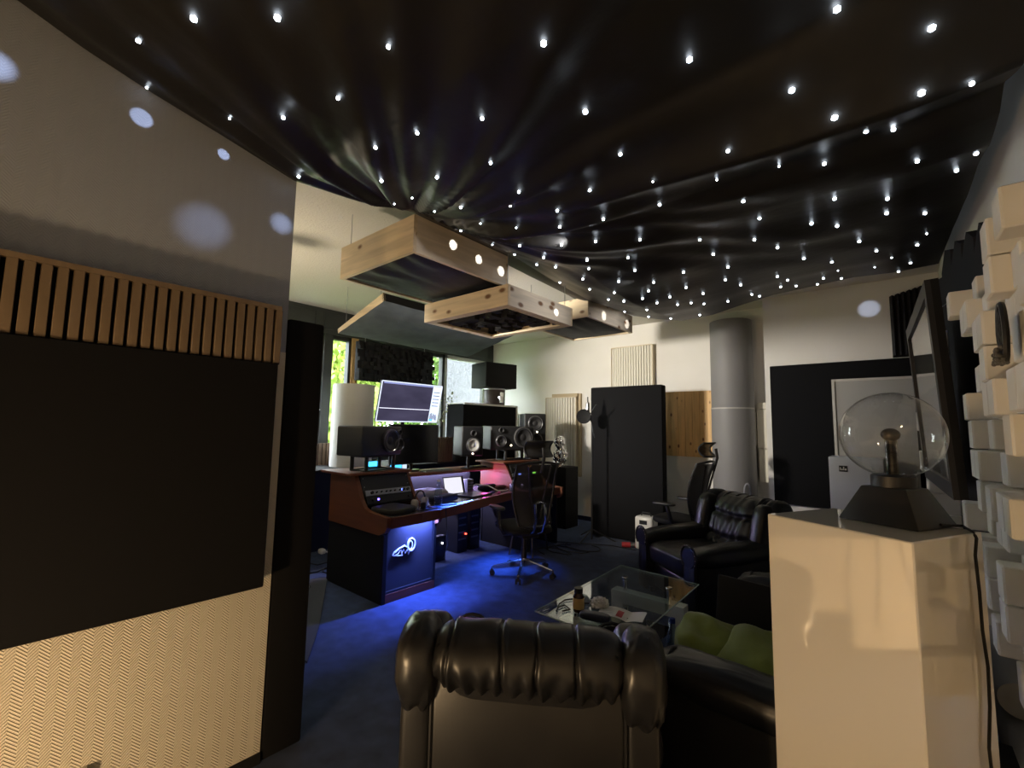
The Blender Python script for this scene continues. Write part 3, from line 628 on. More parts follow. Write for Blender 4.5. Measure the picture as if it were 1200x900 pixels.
# ------------------------------------------------------------------ screens
def monitor(name, label, cat, bl, w_, h_, tilt, face_mat, bezel, stand_to=None, lines=False, yawz=0):
    """screen facing +x, bl = bottom centre (x,y,z); tilt leans the top forward"""
    t = thing(name, label, cat, bl, yawz); R = Euler((0, tilt, 0)).to_matrix()
    def L(x, y, z): return R @ Vector((x, y, z))
    MB().box(L(-.015, 0, h_/2), (.03, w_, h_), R, bev=.004, seg=1).build('housing', M_BLACK, t)
    s = MB().box(L(.0025, 0, h_/2), (.004, w_-.024, h_-.024), R).build('screen', face_mat, t, smooth=False)
    if bezel:
        b = MB(); hw = w_/2-.006
        for (y0, z0, y1, z1) in ((-hw, .006, hw, .006), (-hw, h_-.006, hw, h_-.006), (-hw, .006, -hw, h_-.006), (hw, .006, hw, h_-.006)):
            b.tube([L(.003, y0, z0), L(.003, y1, z1)], .006, 6)
        b.build('bezel', bezel, t)
    if lines:
        MB().box(L(.006, -.07, h_*.335), (.002, w_*.80, .006), R).build('track_line', emis('screen_line', (.8, .8, .95), 1.3), s, smooth=False)
        pm = emis('screen_panel', (.66, .76, 1), 1.0)
        MB().box(L(.0055, w_*.41, h_*.5), (.002, w_*.15, h_-.03), R).build('mixer_strip', pm, s, smooth=False)
        MB().box(L(.0055, -.06, h_-.022), (.002, w_*.80, .018), R).build('title_bar', emis('screen_bar', (.25, .28, .55), .9), s, smooth=False)
        dk = MB(); rr = random.Random(5)
        for i in range(9):
            dk.box(L(.007, w_*(.355+.014*i), h_*(.12+.05*rr.random())), (.001, .007, h_*(.10+.1*rr.random())), R)
        for i in range(5):
            dk.box(L(.007, w_*.41, h_*(.45+.09*i)), (.001, w_*.11, .008), R)
        o = dk.build('channel_strips', emis('screen_dark', (.03, .04, .12), .6), s, smooth=False); o['kind'] = 'stuff'
        MB().box(L(.007, w_*.375, .035), (.001, .05, .02), R).build('button', emis('screen_cyan', (.1, .55, 1), 1.2), s, smooth=False)
    if stand_to is not None:
        dz = stand_to-bl[2]
        MB().cyl((-.08, 0, dz), (-.08, 0, h_*.45), .022, n=12).box((-.05, 0, h_*.45), (.09, .08, .08)).cyl((-.08, 0, dz), (-.08, 0, dz+.02), .11, n=20).build('stand', M_BLACK, t)
    return t
SCR = screen('arrange_screen', 0)
monitor('monitor', 'wide monitor showing a dark editing window, raised above the black screen', 'monitor', (-4.56, 3.393, 1.588), .91, .485, .21, SCR, emis('lit_edge', (.75, .82, 1), .9), None, True)
solo(MB().tube([(-4.66, 3.39, .62), (-4.66, 3.39, 1.80)], .025, 10).box((-4.615, 3.39, 1.79), (.05, .1, .1)), 'monitor_pole', M_BLACK, 'black pole carrying the raised monitor behind the desk', 'stand', (-4.66, 3.39, .6))
monitor('monitor', 'switched-off black monitor standing on the desk shelf under the raised one', 'monitor', (-4.42, 3.42, 1.09), .72, .47, -.02, mat('dark_screen', (.006, .006, .008), .12), None, 1.0)
# small blue-lit display and speaker controller behind the near console
t = thing('small_display', 'small bright blue display on the desk shelf', 'display', (-4.32, 3.10, 1.0))
MB().box((0, 0, .055), (.02, .24, .11), bev=.003, seg=1).build('housing', M_BLACK, t)
MB().box((.012, -.03, .058), (.004, .15, .085)).build('screen', emis('cyan_screen', (.05, .42, .9), 1.6), t, smooth=False)
MB().box((.012, .085, .058), (.004, .06, .085)).build('side_panel', emis('pale_screen', (.55, .65, .8), .9), t, smooth=False)
MB().box((.0, 0, .004), (.10, .16, .008)).build('foot', M_BLACK, t)
t = thing('keyboard', 'slim grey keyboard lying on the desk shelf', 'keyboard', (-4.26, 3.62, 1.0))
MB().box((0, 0, .008), (.13, .42, .014), bev=.003, seg=1).build('body', M_STEEL, t)
kb = MB()
for i in range(5):
    for j in range(16): kb.box((-.048+i*.024, -.19+j*.0253, .017), (.019, .020, .006))
o = kb.build('keys', mat('grey_keys', (.16, .16, .17), .6), t, smooth=False)

# ------------------------------------------------------------------ loudspeakers
M_CONE = mat('dark_cone', (.02, .02, .022), .6); M_RING = mat('grey_ring', (.10, .10, .105), .35, .3); M_CONEW = mat('white_cone', (.70, .70, .68), .6)
def driver(mb_parent, y, z, r, x, cone=M_CONE, name='woofer'):
    R = Euler((0, PI/2, 0)).to_matrix()
    o = MB().lathe([(r*1.12, -.006), (r*1.12, .018), (r*1.04, .024), (r*.98, .020)], (x+.004, y, z), 28, R, caps=False).build(name, M_RING, mb_parent)
    MB().lathe([(r*.98, .020), (r*.86, .025), (r*.8, .017), (r*.38, .002), (r*.34, .005), (r*.2, .010), (.0005, .012)], (x, y, z), 28, R, caps=False).build('cone', cone, o)
    return o
def speaker(label, loc, rz, W, D, H, drivers, cone=M_CONE, led=None, name='studio_speaker'):
    t = thing(name, label, 'speaker', loc, rz, 'loudspeakers on and around the desk')
    MB().box((-D/2, 0, H/2), (D, W, H), bev=.018, seg=3).build('cabinet', mat('speaker_black', (.016, .0165, .018), .5, bump=(200, .1, .001)), t)
    for (y, z, r, nm) in drivers: driver(t, y, z, r, .002, cone if nm == 'woofer' else M_CONE, nm)
    if led: MB().cyl((.0, led[0], led[1]), (.006, led[0], led[1]), .011, n=10).build('indicator', emis('led_warm', (1, .85, .6), 6), t)
    return t
def iso_stand(label, loc, rz, W, D, h):
    t = thing('speaker_stand', label, 'stand', loc, rz, 'isolating stands under the wide speakers')
    b = MB()
    for s in (-1, 1): b.tube([(-D*.1, s*W/2, .008), (-D*.9, s*W/2, .008)], .008, 6).tube([(-D*.1, s*W/2, h-.008), (-D*.9, s*W/2, h-.008)], .008, 6)
    for x in (-D*.1, -D*.9): b.tube([(x, -W/2, .008), (x, W/2, .008)], .008, 6).tube([(x, -W/2, h-.008), (x, W/2, h-.008)], .008, 6)
    b.build('frame', M_BLACK, t)
    for s in (-1, 1):
        for x in (-D*.12, -D*.88): MB().cyl((x, s*W*.46, .01), (x, s*W*.46, h-.01), .020, n=12).build('post', M_BLACK, t)
# near-left wide speaker
RZ = math.radians(12)
iso_stand('black isolating stand under the wide speaker on the console beside the bass trap', (-3.93, 2.64, 1.094), RZ, .40, .26, .15)
speaker('wide black three-way speaker on the console nearest the bass trap', (-3.90, 2.615, 1.245), math.radians(14), .56, .34, .29, [(.10, .145, .105, 'woofer'), (-.02, .10, .03, 'dial'), (.235, .105, .058, 'midrange'), (.235, .23, .026, 'tweeter')][0:1]+[(.225, .105, .058, 'midrange'), (.225, .23, .026, 'tweeter')], led=(.165, .055))
iso_stand('black isolating stand under the wide speaker on the far console', (-3.98, 4.86, 1.094), math.radians(-14), .46, .26, .145)
speaker('wide black three-way speaker on the far console under the framed panel', (-3.98, 4.72, 1.24), math.radians(-24), .66, .34, .32, [(.15, .17, .125, 'woofer'), (-.185, .12, .068, 'midrange'), (-.185, .265, .03, 'tweeter')], led=(-.03, .06))
speaker('black speaker with a white cone standing beside the far console', (-4.15, 4.12, 1.17), math.radians(-20), .30, .30, .38, [(0, .14, .085, 'woofer'), (0, .29, .035, 'tweeter')], M_CONEW, led=(0, .03))
t = thing('speaker_stand', 'small black pole stand under the white-coned speaker', 'stand', (-4.27, 4.16, 1.001))
MB().cyl((0, 0, 0), (0, 0, .012), .10, n=20).cyl((0, 0, .01), (0, 0, .16), .02, n=12).box((0, 0, .163), (.16, .18, .008)).build('pole', M_BLACK, t)
speaker('upright black speaker with two woofers behind the mesh chair', (-4.20, 5.50, 1.20), math.radians(-38), .34, .34, .56, [(0, .41, .105, 'woofer'), (0, .15, .105, 'woofer'), (-.11, .28, .03, 'tweeter')], led=(.03, .28))
t = thing('speaker_stand', 'tall black column stand under the upright two-woofer speaker', 'stand', (-4.33, 5.60, 0))
MB().box((0, 0, .02), (.34, .34, .04), (0, 0, -.66)).box((0, 0, .6), (.18, .18, 1.13), (0, 0, -.66)).box((0, 0, 1.18), (.30, .32, .03), (0, 0, -.66)).build('column', M_BLACK_MATT, t)

# ------------------------------------------------------------------ window bench and things on it
t = thing('window_bench', 'low navy bench cabinet running under the windows', 'cabinet', (-5.8, 4.3, 0))
MB().bb(-6.27, -5.45, 1.0, 6.70, 0, .955).build('body', M_NAVY, t, world=True, smooth=False)
MB().bb(-6.22, -5.43, 1.0, 6.70, .956, .978).build('top', M_BLACK_MATT, t, world=True, smooth=False)
def slat_block(label, c, W, H, n, gap):
    t = thing('slat_block', label, 'slat panel', c, 0, 'slatted blocks on the window bench')
    MB().box((-.02, 0, H/2), (.03, W, H)).build('backing', M_BLACK_MATT, t, smooth=False)
    s = None
    for i in range(n):
        y = -W/2 + W*(i+.5)/n
        if s is None: s = MB().box((0, 0, 0), (.03, W/n*gap, H)).build('slat', M_WALNUT, t, smooth=False); o = s
        else: o = s.copy(); COL.objects.link(o)
        o.location = (.01, y, H/2)
slat_block('walnut slatted block beside the white roll on the window bench', (-6.13, 3.20, .979), .40, .30, 7, .7)
slat_block('walnut slatted block between black screen and white-coned speaker', (-5.54, 4.82, .979), .40, .39, 10, .72)
t = thing('paper_roll', 'tall white paper roll standing on the window bench', 'roll', (-5.72, 3.33, .979))
MB().lathe([(.27, 0), (.275, .02), (.275, 1.10), (.268, 1.115), (.255, 1.10), (.255, .02)], n=40).build('tube', mat('white_paper_roll', (.72, .71, .67), .7, bump=(4, .3, .03)), t)
t = thing('foam_panel', 'black cube foam panel hanging in front of the window', 'acoustic panel', (-6.15, 4.33, 2.2))
MB().bb(-6.20, -6.17, 3.60, 5.05, 2.215, 2.81).build('backing', M_BLACK_MATT, t, world=True, smooth=False)
mb = MB(); rr = random.Random(11)
for i in range(24):
    for j in range(10):
        d = rr.choice((.02, .045, .07, .1)); mb.bb(-6.17, -6.17+d, 3.60+i*.0604, 3.60+(i+1)*.0604-.002, 2.215+j*.0595, 2.215+(j+1)*.0595-.002)
o = mb.build('foam_cubes', M_FOAM_BLK, t, world=True, smooth=False); o['kind'] = 'stuff'
mb = MB()
for y in (3.75, 4.9): mb.tube([(-6.185, y, 2.80), (-6.19, y, 2.90), (-6.268, y, 2.92)], .005, 6)
mb.build('hook', M_STEEL, t, world=True)
# framed black absorber with the black cube and drum on top
t = thing('framed_absorber', 'black absorber block with a thin white frame behind the far speakers', 'acoustic panel', (-5.5, 5.6, .979))
MB().bb(-5.72, -5.32, 5.05, 6.38, .979, 1.915).build('body', M_FABRIC_BLK, t, world=True, smooth=False)
fr = MB().bb(-5.33, -5.30, 5.05, 6.40, 1.905, 1.935).bb(-5.33, -5.30, 6.37, 6.40, .98, 1.935).bb(-5.72, -5.33, 5.05, 6.40, 1.915, 1.935)
fr.build('frame', M_WHITE, t, world=True, smooth=False)
t = thing('drum', 'dark drum with metal fitting standing on the framed absorber', 'drum', (-5.52, 5.98, 1.936))
MB().lathe([(.20, 0), (.205, .01), (.205, .27), (.20, .28)], n=36).build('shell', mat('drum_shell', (.06, .045, .04), .4), t)
MB().lathe([(.212, .268), (.215, .275), (.215, .29), (.20, .294)], n=36).build('rim', M_STEEL, t)
MB().box((.20, -.02, .13), (.04, .09, .19), bev=.006).cyl((.22, -.10, .13), (.22, -.02, .13), .018).build('fitting', M_CHROME, t)
solo(MB().box((-5.52, 5.98, 2.456), (.50, .66, .44), (0, 0, -.25), bev=.01), 'speaker_cube', M_BLACK_MATT, 'large black cube balanced on the drum beside the window', 'speaker', (-5.52, 5.98, 2.235))
# thin twig plant
t = thing('twig_plant', 'thin twiggy plant with small pale leaves in front of the window', 'plant', (-5.86, 4.86, .979))
MB().lathe([(.05, 0), (.07, .12), (.065, .12), (.045, .02)], n=20).build('pot', M_BLACK, t)
tw = MB(); lv = []
rr = random.Random(2)
for k in range(7):
    x, y, z = 0, 0, .1; P = [(x, y, z)]; dx, dy = rr.uniform(-.02, .02), rr.uniform(-.01, .035)
    for s in range(9):
        x += dx+rr.uniform(-.02, .02); y += dy+rr.uniform(-.03, .03); z += .10+.02*rr.random(); P.append((x, y, z))
        if s > 3:
            for _ in range(4): lv.append(Vector((x+rr.uniform(-.05, .05), y+rr.uniform(-.06, .06), z+rr.uniform(-.05, .05))))
    tw.tube(P, [.006-.0005*i for i in range(len(P))], 5)
tw.build('stems', M_BARK, t)
lm = MB()
for p in lv: lm.sphere(p, (.022, .012, .005), 6, (rr.random()*3, rr.random()*3, rr.random()*6))
o = lm.build('leaves', mat('pale_leaf', (.30, .32, .14), .6), t); o['kind'] = 'stuff'

# ------------------------------------------------------------------ things on the worktop
t = thing('laptop', 'dark grey laptop lying closed on the worktop', 'laptop', (-3.80, 3.80, .746), math.radians(8))
MB().box((0, 0, .009), (.26, .38, .016), bev=.004, seg=2).build('body', mat('dark_alu', (.06, .06, .07), .35, .7), t)
MB().box((0, 0, .0185), (.25, .37, .002)).build('lid', mat('dark_alu', (.06, .06, .07), .35, .7), t, smooth=False)
t = thing('tablet', 'tablet with bright white page propped up behind the laptop', 'tablet', (-4.0, 3.70, .746), math.radians(-5))
R = Euler((0, -.30, 0)).to_matrix()
MB().box(R @ Vector((0, 0, .105)), (.010, .30, .21), R, bev=.003, seg=1).build('body', M_BLACK, t)
MB().box(R @ Vector((.007, -.012, .105)), (.003, .255, .185), R).build('screen', emis('white_page', (.80, .79, .88), .75), t, smooth=False)
MB().box((-.07, 0, .06), (.012, .1, .12), (0, .5, 0)).build('prop', M_BLACK, t)
t = thing('water_bottle', 'clear glass water bottle standing on the worktop', 'bottle', (-3.50, 3.01, .746))
MB().lathe([(.036, 0), (.04, .01), (.04, .13), (.034, .165), (.016, .215), (.015, .25)], n=24).build('glass', thin_glass('bottle_glass', (.8, .88, .95)), t)
MB().lathe([(.035, .002), (.037, .01), (.037, .10), (.0005, .10)], n=20).build('water', thin_glass('water', (.62, .72, .85)), t)
MB().cyl((0, 0, .248), (0, 0, .268), .018, n=14).build('cap', M_WHITE, t)
t = thing('water_glass', 'small dark cup at the worktop edge', 'cup', (-3.47, 2.80, .746))
MB().lathe([(.022, 0), (.028, .07), (.025, .07), (.019, .008)], n=18).build('cup', M_BLACK, t)
solo(MB().box((-3.60, 2.93, .751), (.02, .16, .008), (0, 0, .3), bev=.003), 'pen', M_PAPER, 'white pen lying beside the water bottle', 'pen', (-3.6, 2.93, .746))
solo(MB().box((-3.52, 3.16, .752), (.05, .17, .010), (0, 0, -.15), bev=.003), 'notebook', M_BLACK, 'small black notebook beside the water bottle', 'notebook', (-3.52, 3.16, .746))
def crumple(u): return .018*noise.noise(u*3.1)+.01*noise.noise(u*8)
solo(MB().cushion((-3.98, 3.24, .80), (.16, .26, .05), (.7, .6), 18, None, crumple), 'folded_jacket', mat('blue_grey_cloth', (.34, .32, .42), .9), 'rumpled blue grey jacket lying under the desk shelf', 'jacket', (-3.98, 3.24, .746))
solo(MB().cushion((-3.70, 3.26, .785), (.08, .17, .036), (.4, .4), 14, (0, 0, .1)), 'pouch', M_BLACK_MATT, 'soft black pouch in front of the rumpled jacket', 'pouch', (-3.70, 3.26, .746))
solo(MB().cushion((-3.585, 2.55, .775), (.16, .16, .027), (.3, .35), 18, (0, 0, .2)), 'gear_bag', mat('black_nylon', (.02, .02, .021), .5), 'flat black padded bag lying below the rack console', 'bag', (-3.585, 2.55, .747))
def headphones(label, loc, rz, cup):
    t = thing('headphones', label, 'headphones', loc, rz)
    MB().tube([(.0, .085*math.cos(a), .075+.095*math.sin(a)) for a in [i*PI/14 for i in range(15)]], .008, 8).build('headband', M_BLACK, t)
    for s in (-1, 1):
        MB().cushion((0, s*.085, .05), (.038, .020, .048), (.6, .6), 12).build('ear_cup', cup, t)
headphones('headphones with pale grey cups leaning on the rack console', (-3.56, 2.83, .748), .3, mat('pale_grey', (.42, .41, .40), .5))
headphones('black headphones lying beside the far rack', (-3.66, 4.44, .747), -.3, M_BLACK)
t = thing('audio_interface', 'small grey control box with knobs beside the tablet', 'interface', (-4.08, 3.98, .746))
MB().box((0, 0, .075), (.10, .10, .15), bev=.006).build('body', mat('mid_grey', (.20, .20, .22), .5), t)
kn = MB()
for i in range(3):
    for j in range(4): kn.cyl((.05, -.03+.03*i, .03+.032*j), (.06, -.03+.03*i, .03+.032*j), .008, n=8)
kn.build('knob', M_BLACK, t)
solo(MB().cushion((-3.98, 4.22, .785), (.07, .16, .04), (.6, .6), 14, (0, 0, .2)), 'roll_pouch', M_BLACK_MATT, 'black rolled pouch lying in front of the pink-lit console side', 'pouch', (-3.98, 4.22, .746))
solo(MB().cushion((-3.92, 4.40, .775), (.05, .09, .03), (.6, .6), 12), 'leather_case', mat('brown_leather', (.07, .025, .02), .4), 'small brown leather case near the far rack', 'case', (-3.92, 4.40, .746))
solo(MB().tube([(-4.1, 4.02, .76), (-3.98, 4.02, .84), (-3.85, 4.10, .83), (-3.78, 4.20, .765), (-3.75, 4.32, .756), (-3.8, 4.42, .756)], .007, 8), 'white_cable', M_WHITE, 'white cable arching over the far end of the worktop', 'cable', (-3.9, 4.2, .747))
solo(MB().tube([(-3.62, 2.66, .757), (-3.5, 2.70, .752), (-3.44, 2.78, .752), (-3.45, 2.90, .752), (-3.40, 2.98, .752)], .005, 6).tube([(-3.40, 2.98, .752), (-3.372, 3.0, .757), (-3.366, 3.01, .60), (-3.37, 3.04, .40), (-3.50, 3.10, .25)], .005, 6), 'black_cable', M_RUBBER, 'black cable running over the worktop edge and hanging down', 'cable', (-3.5, 2.8, .747))
for i, (x, y, sx, sy, sz, mm, lab) in enumerate(((-3.72, 3.98, .05, .07, .02, M_BLACK, 'tiny black gadget beside the laptop'), (-3.80, 4.12, .04, .10, .014, mat('blue_card', (.06, .10, .35), .5), 'blue card lying near the arching white cable'), (-3.70, 4.14, .03, .05, .02, mat('pink_tag', (.7, .1, .35), .5), 'small pink tag on the worktop'), (-3.62, 2.98, .03, .06, .025, M_WHITE, 'white eraser beside the white pen'))):
    solo(MB().box((x, y, .746+sz/2), (sx, sy, sz), (0, 0, .3*i), bev=.003), 'gadget', mm, lab, 'gadget', (x, y, .746))
t = thing('remote_tray', 'black tray of small controls on the shelf end', 'tray', (-4.30, 4.33, 1.001))
MB().box((0, 0, .012), (.16, .26, .022), bev=.004).build('body', M_BLACK, t)
kn = MB()
for i in range(5): kn.cyl((.03, -.09+.045*i, .022), (.03, -.09+.045*i, .034), .010, n=8)
kn.build('knob', mat('brass_knob', (.4, .3, .1), .3, 1), t)
# computers under the desk
for i, (y, lab) in enumerate(((3.98, 'black computer with red indicator under the desk'), (4.20, 'black computer without a red light under the desk'))):
    t = thing('computer', lab, 'computer', (-4.15, y, 0))
    MB().box((-.2, 0, .25), (.40, .17, .50), bev=.006).build('case', M_BLACK, t)
    for k in range(4): MB().box((.004, -.01, .16+.085*k), (.006, .12, .018)).build('drive_bay', mat('bay_grey', (.16, .17, .18), .4, .5), t, smooth=False)
    if i == 0: MB().cyl((.0, .05, .215), (.012, .05, .215), .010, n=10).build('indicator', emis('led_red', (1, .05, .03), 8), t)
    for s in (-1, 1): MB().box((-.2, s*.06, .003), (.3, .02, .006)).build('foot', M_RUBBER, t, smooth=False)
t = thing('power_supply', 'black power brick with white light under the desk', 'power brick', (-4.1, 3.55, 0))
MB().box((0, 0, .14), (.08, .16, .28), bev=.006).build('body', M_BLACK, t); MB().cyl((.04, .02, .2), (.05, .02, .2), .009, n=10).build('indicator', emis('led_soft', (.9, .95, 1), 8), t)

# ------------------------------------------------------------------ office chairs
def mesh_mat():
    mt = bpy.data.materials.new('mesh_fabric'); mt.use_nodes = True; nt = mt.node_tree; N = nt.nodes; b = N['Principled BSDF']
    b.inputs['Base Color'].default_value = (.02, .02, .021, 1); b.inputs['Roughness'].default_value = .7; b.inputs['Alpha'].default_value = .90
    return mt
M_MESH = mesh_mat()
def office_chair(label, loc, rz, recl=.16):
    t = thing('office_chair', label, 'chair', loc, rz, 'mesh office chairs')
    hub = MB().cyl((0, 0, .10), (0, 0, .17), .035, .028).build('hub', M_CHROME, t)
    for k in range(5):
        a = k*2*PI/5+.31; d = Vector((math.cos(a), math.sin(a), 0)); sd = Vector((-d.y, d.x, 0))
        MB().prism([(.02, .085), (.33, .062), (.345, .075), (.33, .09), (.02, .155)], lambda u, v: d*u+sd*(.022-.03*u)+Vector((0, 0, v)), lambda u, v: d*u-sd*(.022-.03*u)+Vector((0, 0, v))).build('leg', M_CHROME, t, smooth=False)
        c = MB(); p = d*.335
        for s in (-1, 1): c.cyl(p+sd*s*.010+Vector((0, 0, .028)), p+sd*s*.026+Vector((0, 0, .028)), .027, n=14)
        c.cyl(p+Vector((0, 0, .03)), p+Vector((0, 0, .075)), .012, n=8).build('caster', M_RUBBER, t)
    MB().cyl((0, 0, .17), (0, 0, .42), .026).cyl((0, 0, .17), (0, 0, .28), .032).build('gas_lift', M_BLACK, t)
    MB().box((0, -.02, .425), (.20, .28, .05), bev=.01).build('mechanism', M_BLACK, t)
    MB().cushion((0, .02, .49), (.26, .25, .045), (.5, .4), 18, (.05, 0, 0)).build('seat', M_BLACK_MATT, t)
    # backrest: frame loop and mesh, leaning back; lower end narrow
    def BK(u, v): # u -1..1, v 0..1
        wd = .165+.075*math.sin(min(1, v*1.25)*PI*.62)
        y = -.23 - recl*v*.62 - .05*math.sin(v*PI)*(-1) + .045*u*u - .02*(1-v)
        return Vector((u*wd, y, .55+.62*v))
    loop = [BK(-1, v/8) for v in range(9)] + [BK(-.5, 1.03), BK(0, 1.045), BK(.5, 1.03)] + [BK(1, 1-v/8) for v in range(9)] + [BK(.4, -.04), BK(-.4, -.04)]
    fo = MB().tube(loop, .014, 8, closed=True).build('back_frame', M_BLACK, t)
    MB().grid(lambda u, v: BK(2*u-1, v), 16, 20).build('back_mesh', M_MESH, t, ang=180)
    MB().tube([BK(-.55, .98)+Vector((0, -.03, 0)), BK(-.35, .5)+Vector((0, -.05, 0)), BK(-.12, .12)+Vector((0, -.06, 0))], .012).tube([BK(.55, .98)+Vector((0, -.03, 0)), BK(.35, .5)+Vector((0, -.05, 0)), BK(.12, .12)+Vector((0, -.06, 0))], .012).build('back_brace', M_BLACK, t)
    MB().tube([(-.055, -.34, .78), (-.055, -.36, .62), (-.05, -.30, .50), (-.04, -.16, .445), (.04, -.16, .445), (.05, -.30, .50), (.055, -.36, .62), (.055, -.34, .78), (0, -.335, .80)], .014, 8, closed=True).build('spine', M_CHROME, t)
    # headrest
    top = BK(0, 1.04)
    MB().tube([top+Vector((0, -.03, -.10)), top+Vector((0, -.075, .05)), top+Vector((0, -.06, .15))], .016).build('headrest_post', M_BLACK, t)
    def HD(u, v): return Vector((u*.15, top.y-.005+.045*u*u-.06*(2*v-1)**2+.03, top.z+.06+.15*v))
    hl = [HD(-1+2*i/8, 0) for i in range(9)] + [HD(1, k/6) for k in range(1, 6)] + [HD(1-2*i/8, 1) for i in range(9)] + [HD(-1, 1-k/6) for k in range(1, 6)]
    ho = MB().tube(hl, .011, 8, closed=True).build('headrest', M_BLACK, t)
    MB().grid(lambda u, v: HD(2*u-1, v), 12, 8).build('headrest_mesh', M_MESH, ho, ang=180)
    for s in (-1, 1):
        a = MB().tube([(s*.13, -.03, .435), (s*.27, -.05, .45), (s*.305, -.03, .52), (s*.30, .02, .68)], [.016, .018, .02, .022]).build('armrest', M_BLACK, t)
        MB().cushion((s*.295, .06, .70), (.045, .135, .018), (.5, .6), 14, (0, 0, -s*.08)).build('arm_pad', M_BLACK, a)
        MB().tube([(s*.296, -.036, .515), (s*.310, -.01, .60)], .012).build('arm_sleeve', M_CHROME, a)
    return t
office_chair('black mesh office chair with chrome star base pulled up to the desk', (-3.08, 3.86, 0), math.radians(66))
office_chair('black mesh office chair standing behind the far leather armchair', (-1.98, 5.45, 0), math.radians(84), .2)

# ------------------------------------------------------------------ leather armchairs
def wr(seed, amp=.012, f=9, ax='x'):
    def g(p):
        q = Vector((p.x*f, p.y*2, p.z*1.5)) if ax == 'x' else Vector((p.x*2, p.y*f, p.z*2))
        return amp*(noise.noise(q+Vector((seed, 0, 0)))) + amp*.5*noise.noise(p*7+Vector((0, seed, 0)))
    return g
def armchair(label, loc, rz, group='black leather armchairs'):
    t = thing('armchair', label, 'armchair', loc, rz, group)
    tilt = Euler((.20, 0, 0)).to_matrix()
    MB().box((0, .02, .17), (.62, .72, .22), bev=.03, seg=3).build('base', M_LEATHER, t)
    MB().cushion((0, .09, .38), (.30, .37, .10), (.4, .35), 26, None, wr(1, .008)).build('seat', M_LEATHER, t)
    for s in (-1, 1):
        a = MB(); a.cushion((s*.345, .03, .28), (.075, .41, .245), (.25, .25), 22)
        a.cushion((s*.35, .03, .50), (.092, .43, .085), (.7, .35), 24, (-.06, 0, 0), wr(4+s, .008, 3, 'y'))
        ao = a.build('arm', M_LEATHER, t)
        sc = MB(); c = Vector((s*.352, .445, .49))
        sc.cyl(c, c+Vector((0, .022, 0)), .085, .075, 24).box((s*.345, .445, .27), (.135, .03, .46), bev=.012)
        sc.build('arm_front', M_LEATHER, ao)
        rp = [(s*.352+.092*math.cos(q), .462, .49+.092*math.sin(q)) for q in [(-.25+1.5*i/12)*PI for i in range(13)]]
        MB().tube(rp, .009, 6).build('piping', M_LEATHER, ao)
        nl = MB()
        for p in rp[1:-1]: nl.sphere((p[0], p[1]+.008, p[2]), .005, 6)
        nl.build('studs', M_CHROME, ao)
    # padded front of the back: three rolls with deep seams
    PR = [(-.09, .40), (-.12, .50), (-.16, .62), (-.20, .73), (-.245, .82), (-.315, .885), (-.40, .897)]
    def pad(u, v):
        x = 2*u-1; q = v*(len(PR)-1); i0 = min(int(q), len(PR)-2); f = q-i0
        y = PR[i0][0]*(1-f)+PR[i0+1][0]*f; z = PR[i0][1]*(1-f)+PR[i0+1][1]*f
        d = 0; wv = .25
        for sv in (.22, .50):
            e = v-(sv+.05*x*x); d -= .030*math.exp(-(e/.035)**2); wv += .9*math.exp(-(e/.10)**2)
        d += .007*wv*math.sin(x*19+2.6*noise.noise(Vector((x*2.2, v*3.5, 2))))*(1-x**6)
        d -= .09*abs(x)**7 + .02*max(0, v-.85)*6
        return Vector((x*.285, y+d*.93, z+d*.36))
    MB().grid(pad, 84, 70).build('back_pad', M_LEATHER, t, ang=180)
    MB().cushion((0, -.335, .48), (.30, .09, .35), (.3, .3), 20, Euler((.14, 0, 0))).build('back_core', M_LEATHER, t)
    # head roll falling over the rear
    def roll(x, a):
        low = max(0, -math.sin(a)+.25)*max(0, -math.cos(a)+.35)
        k = .0085*math.sin(x*38+3.2*noise.noise(Vector((x*3.2, a*.6, 3))))*low
        for sx in (-.80, -.26, .10, .50):
            xx = x-sx-.045*noise.noise(Vector((a*.9, sx*3, 0))); k -= .013*math.exp(-(xx/.016)**2); k += .005*math.exp(-((xx-.04)/.03)**2)
        return k + .005*noise.noise(Vector((x*4, a, 7)))
    MB().bolster((0, -.40, .808), (.31, .118, .100), (9, 2.6), 150, 44, (.1, 0, 0), roll).build('head_roll', M_LEATHER, t, ang=180)
    for s in (-1, 1):
        def wing(p, s=s): return .010*math.sin(p.x*9+p.y*10+s)*max(0, -p.z) + .005*noise.noise(p*5+Vector((s, 0, 0)))
        wv = MB(); wv.cushion((s*.362, -.385, .775), (.075, .130, .135), (.8, .7), 26, (.1, 0, s*-.15), wing)
        wv.cushion((s*.350, -.275, .635), (.078, .13, .235), (.5, .6), 22, tilt)
        wv.build('wing', M_LEATHER, t)
        MB().cushion((s*.355, -.40, .41), (.052, .065, .37), (.3, .4), 18, (-.02, 0, 0)).build('rear_post', M_LEATHER, t)
    MB().box((0, -.435, .42), (.60, .04, .68), bev=.012, seg=3).build('rear_panel', M_LEATHER, t)
    MB().tube([(-.302, -.452, .76), (-.302, -.455, .10)], .006, 6).tube([(.302, -.452, .76), (.302, -.455, .10)], .006, 6).build('seam', M_LEATHER, t)
    for s in (-1, 1):
        for y in (-.33, .36): MB().cyl((s*.33, y, 0), (s*.33, y, .065), .025, .03, 12).build('foot', M_BLACK, t)
    return t
armchair('black leather armchair seen from behind, beside the sofa arm', (-1.165, 1.545, 0), math.radians(33.6))
armchair('black leather armchair facing the glass table, beside the grey column', (-1.35, 4.42, 0), math.radians(144)).scale = (1.06, 1.04, 1.05)

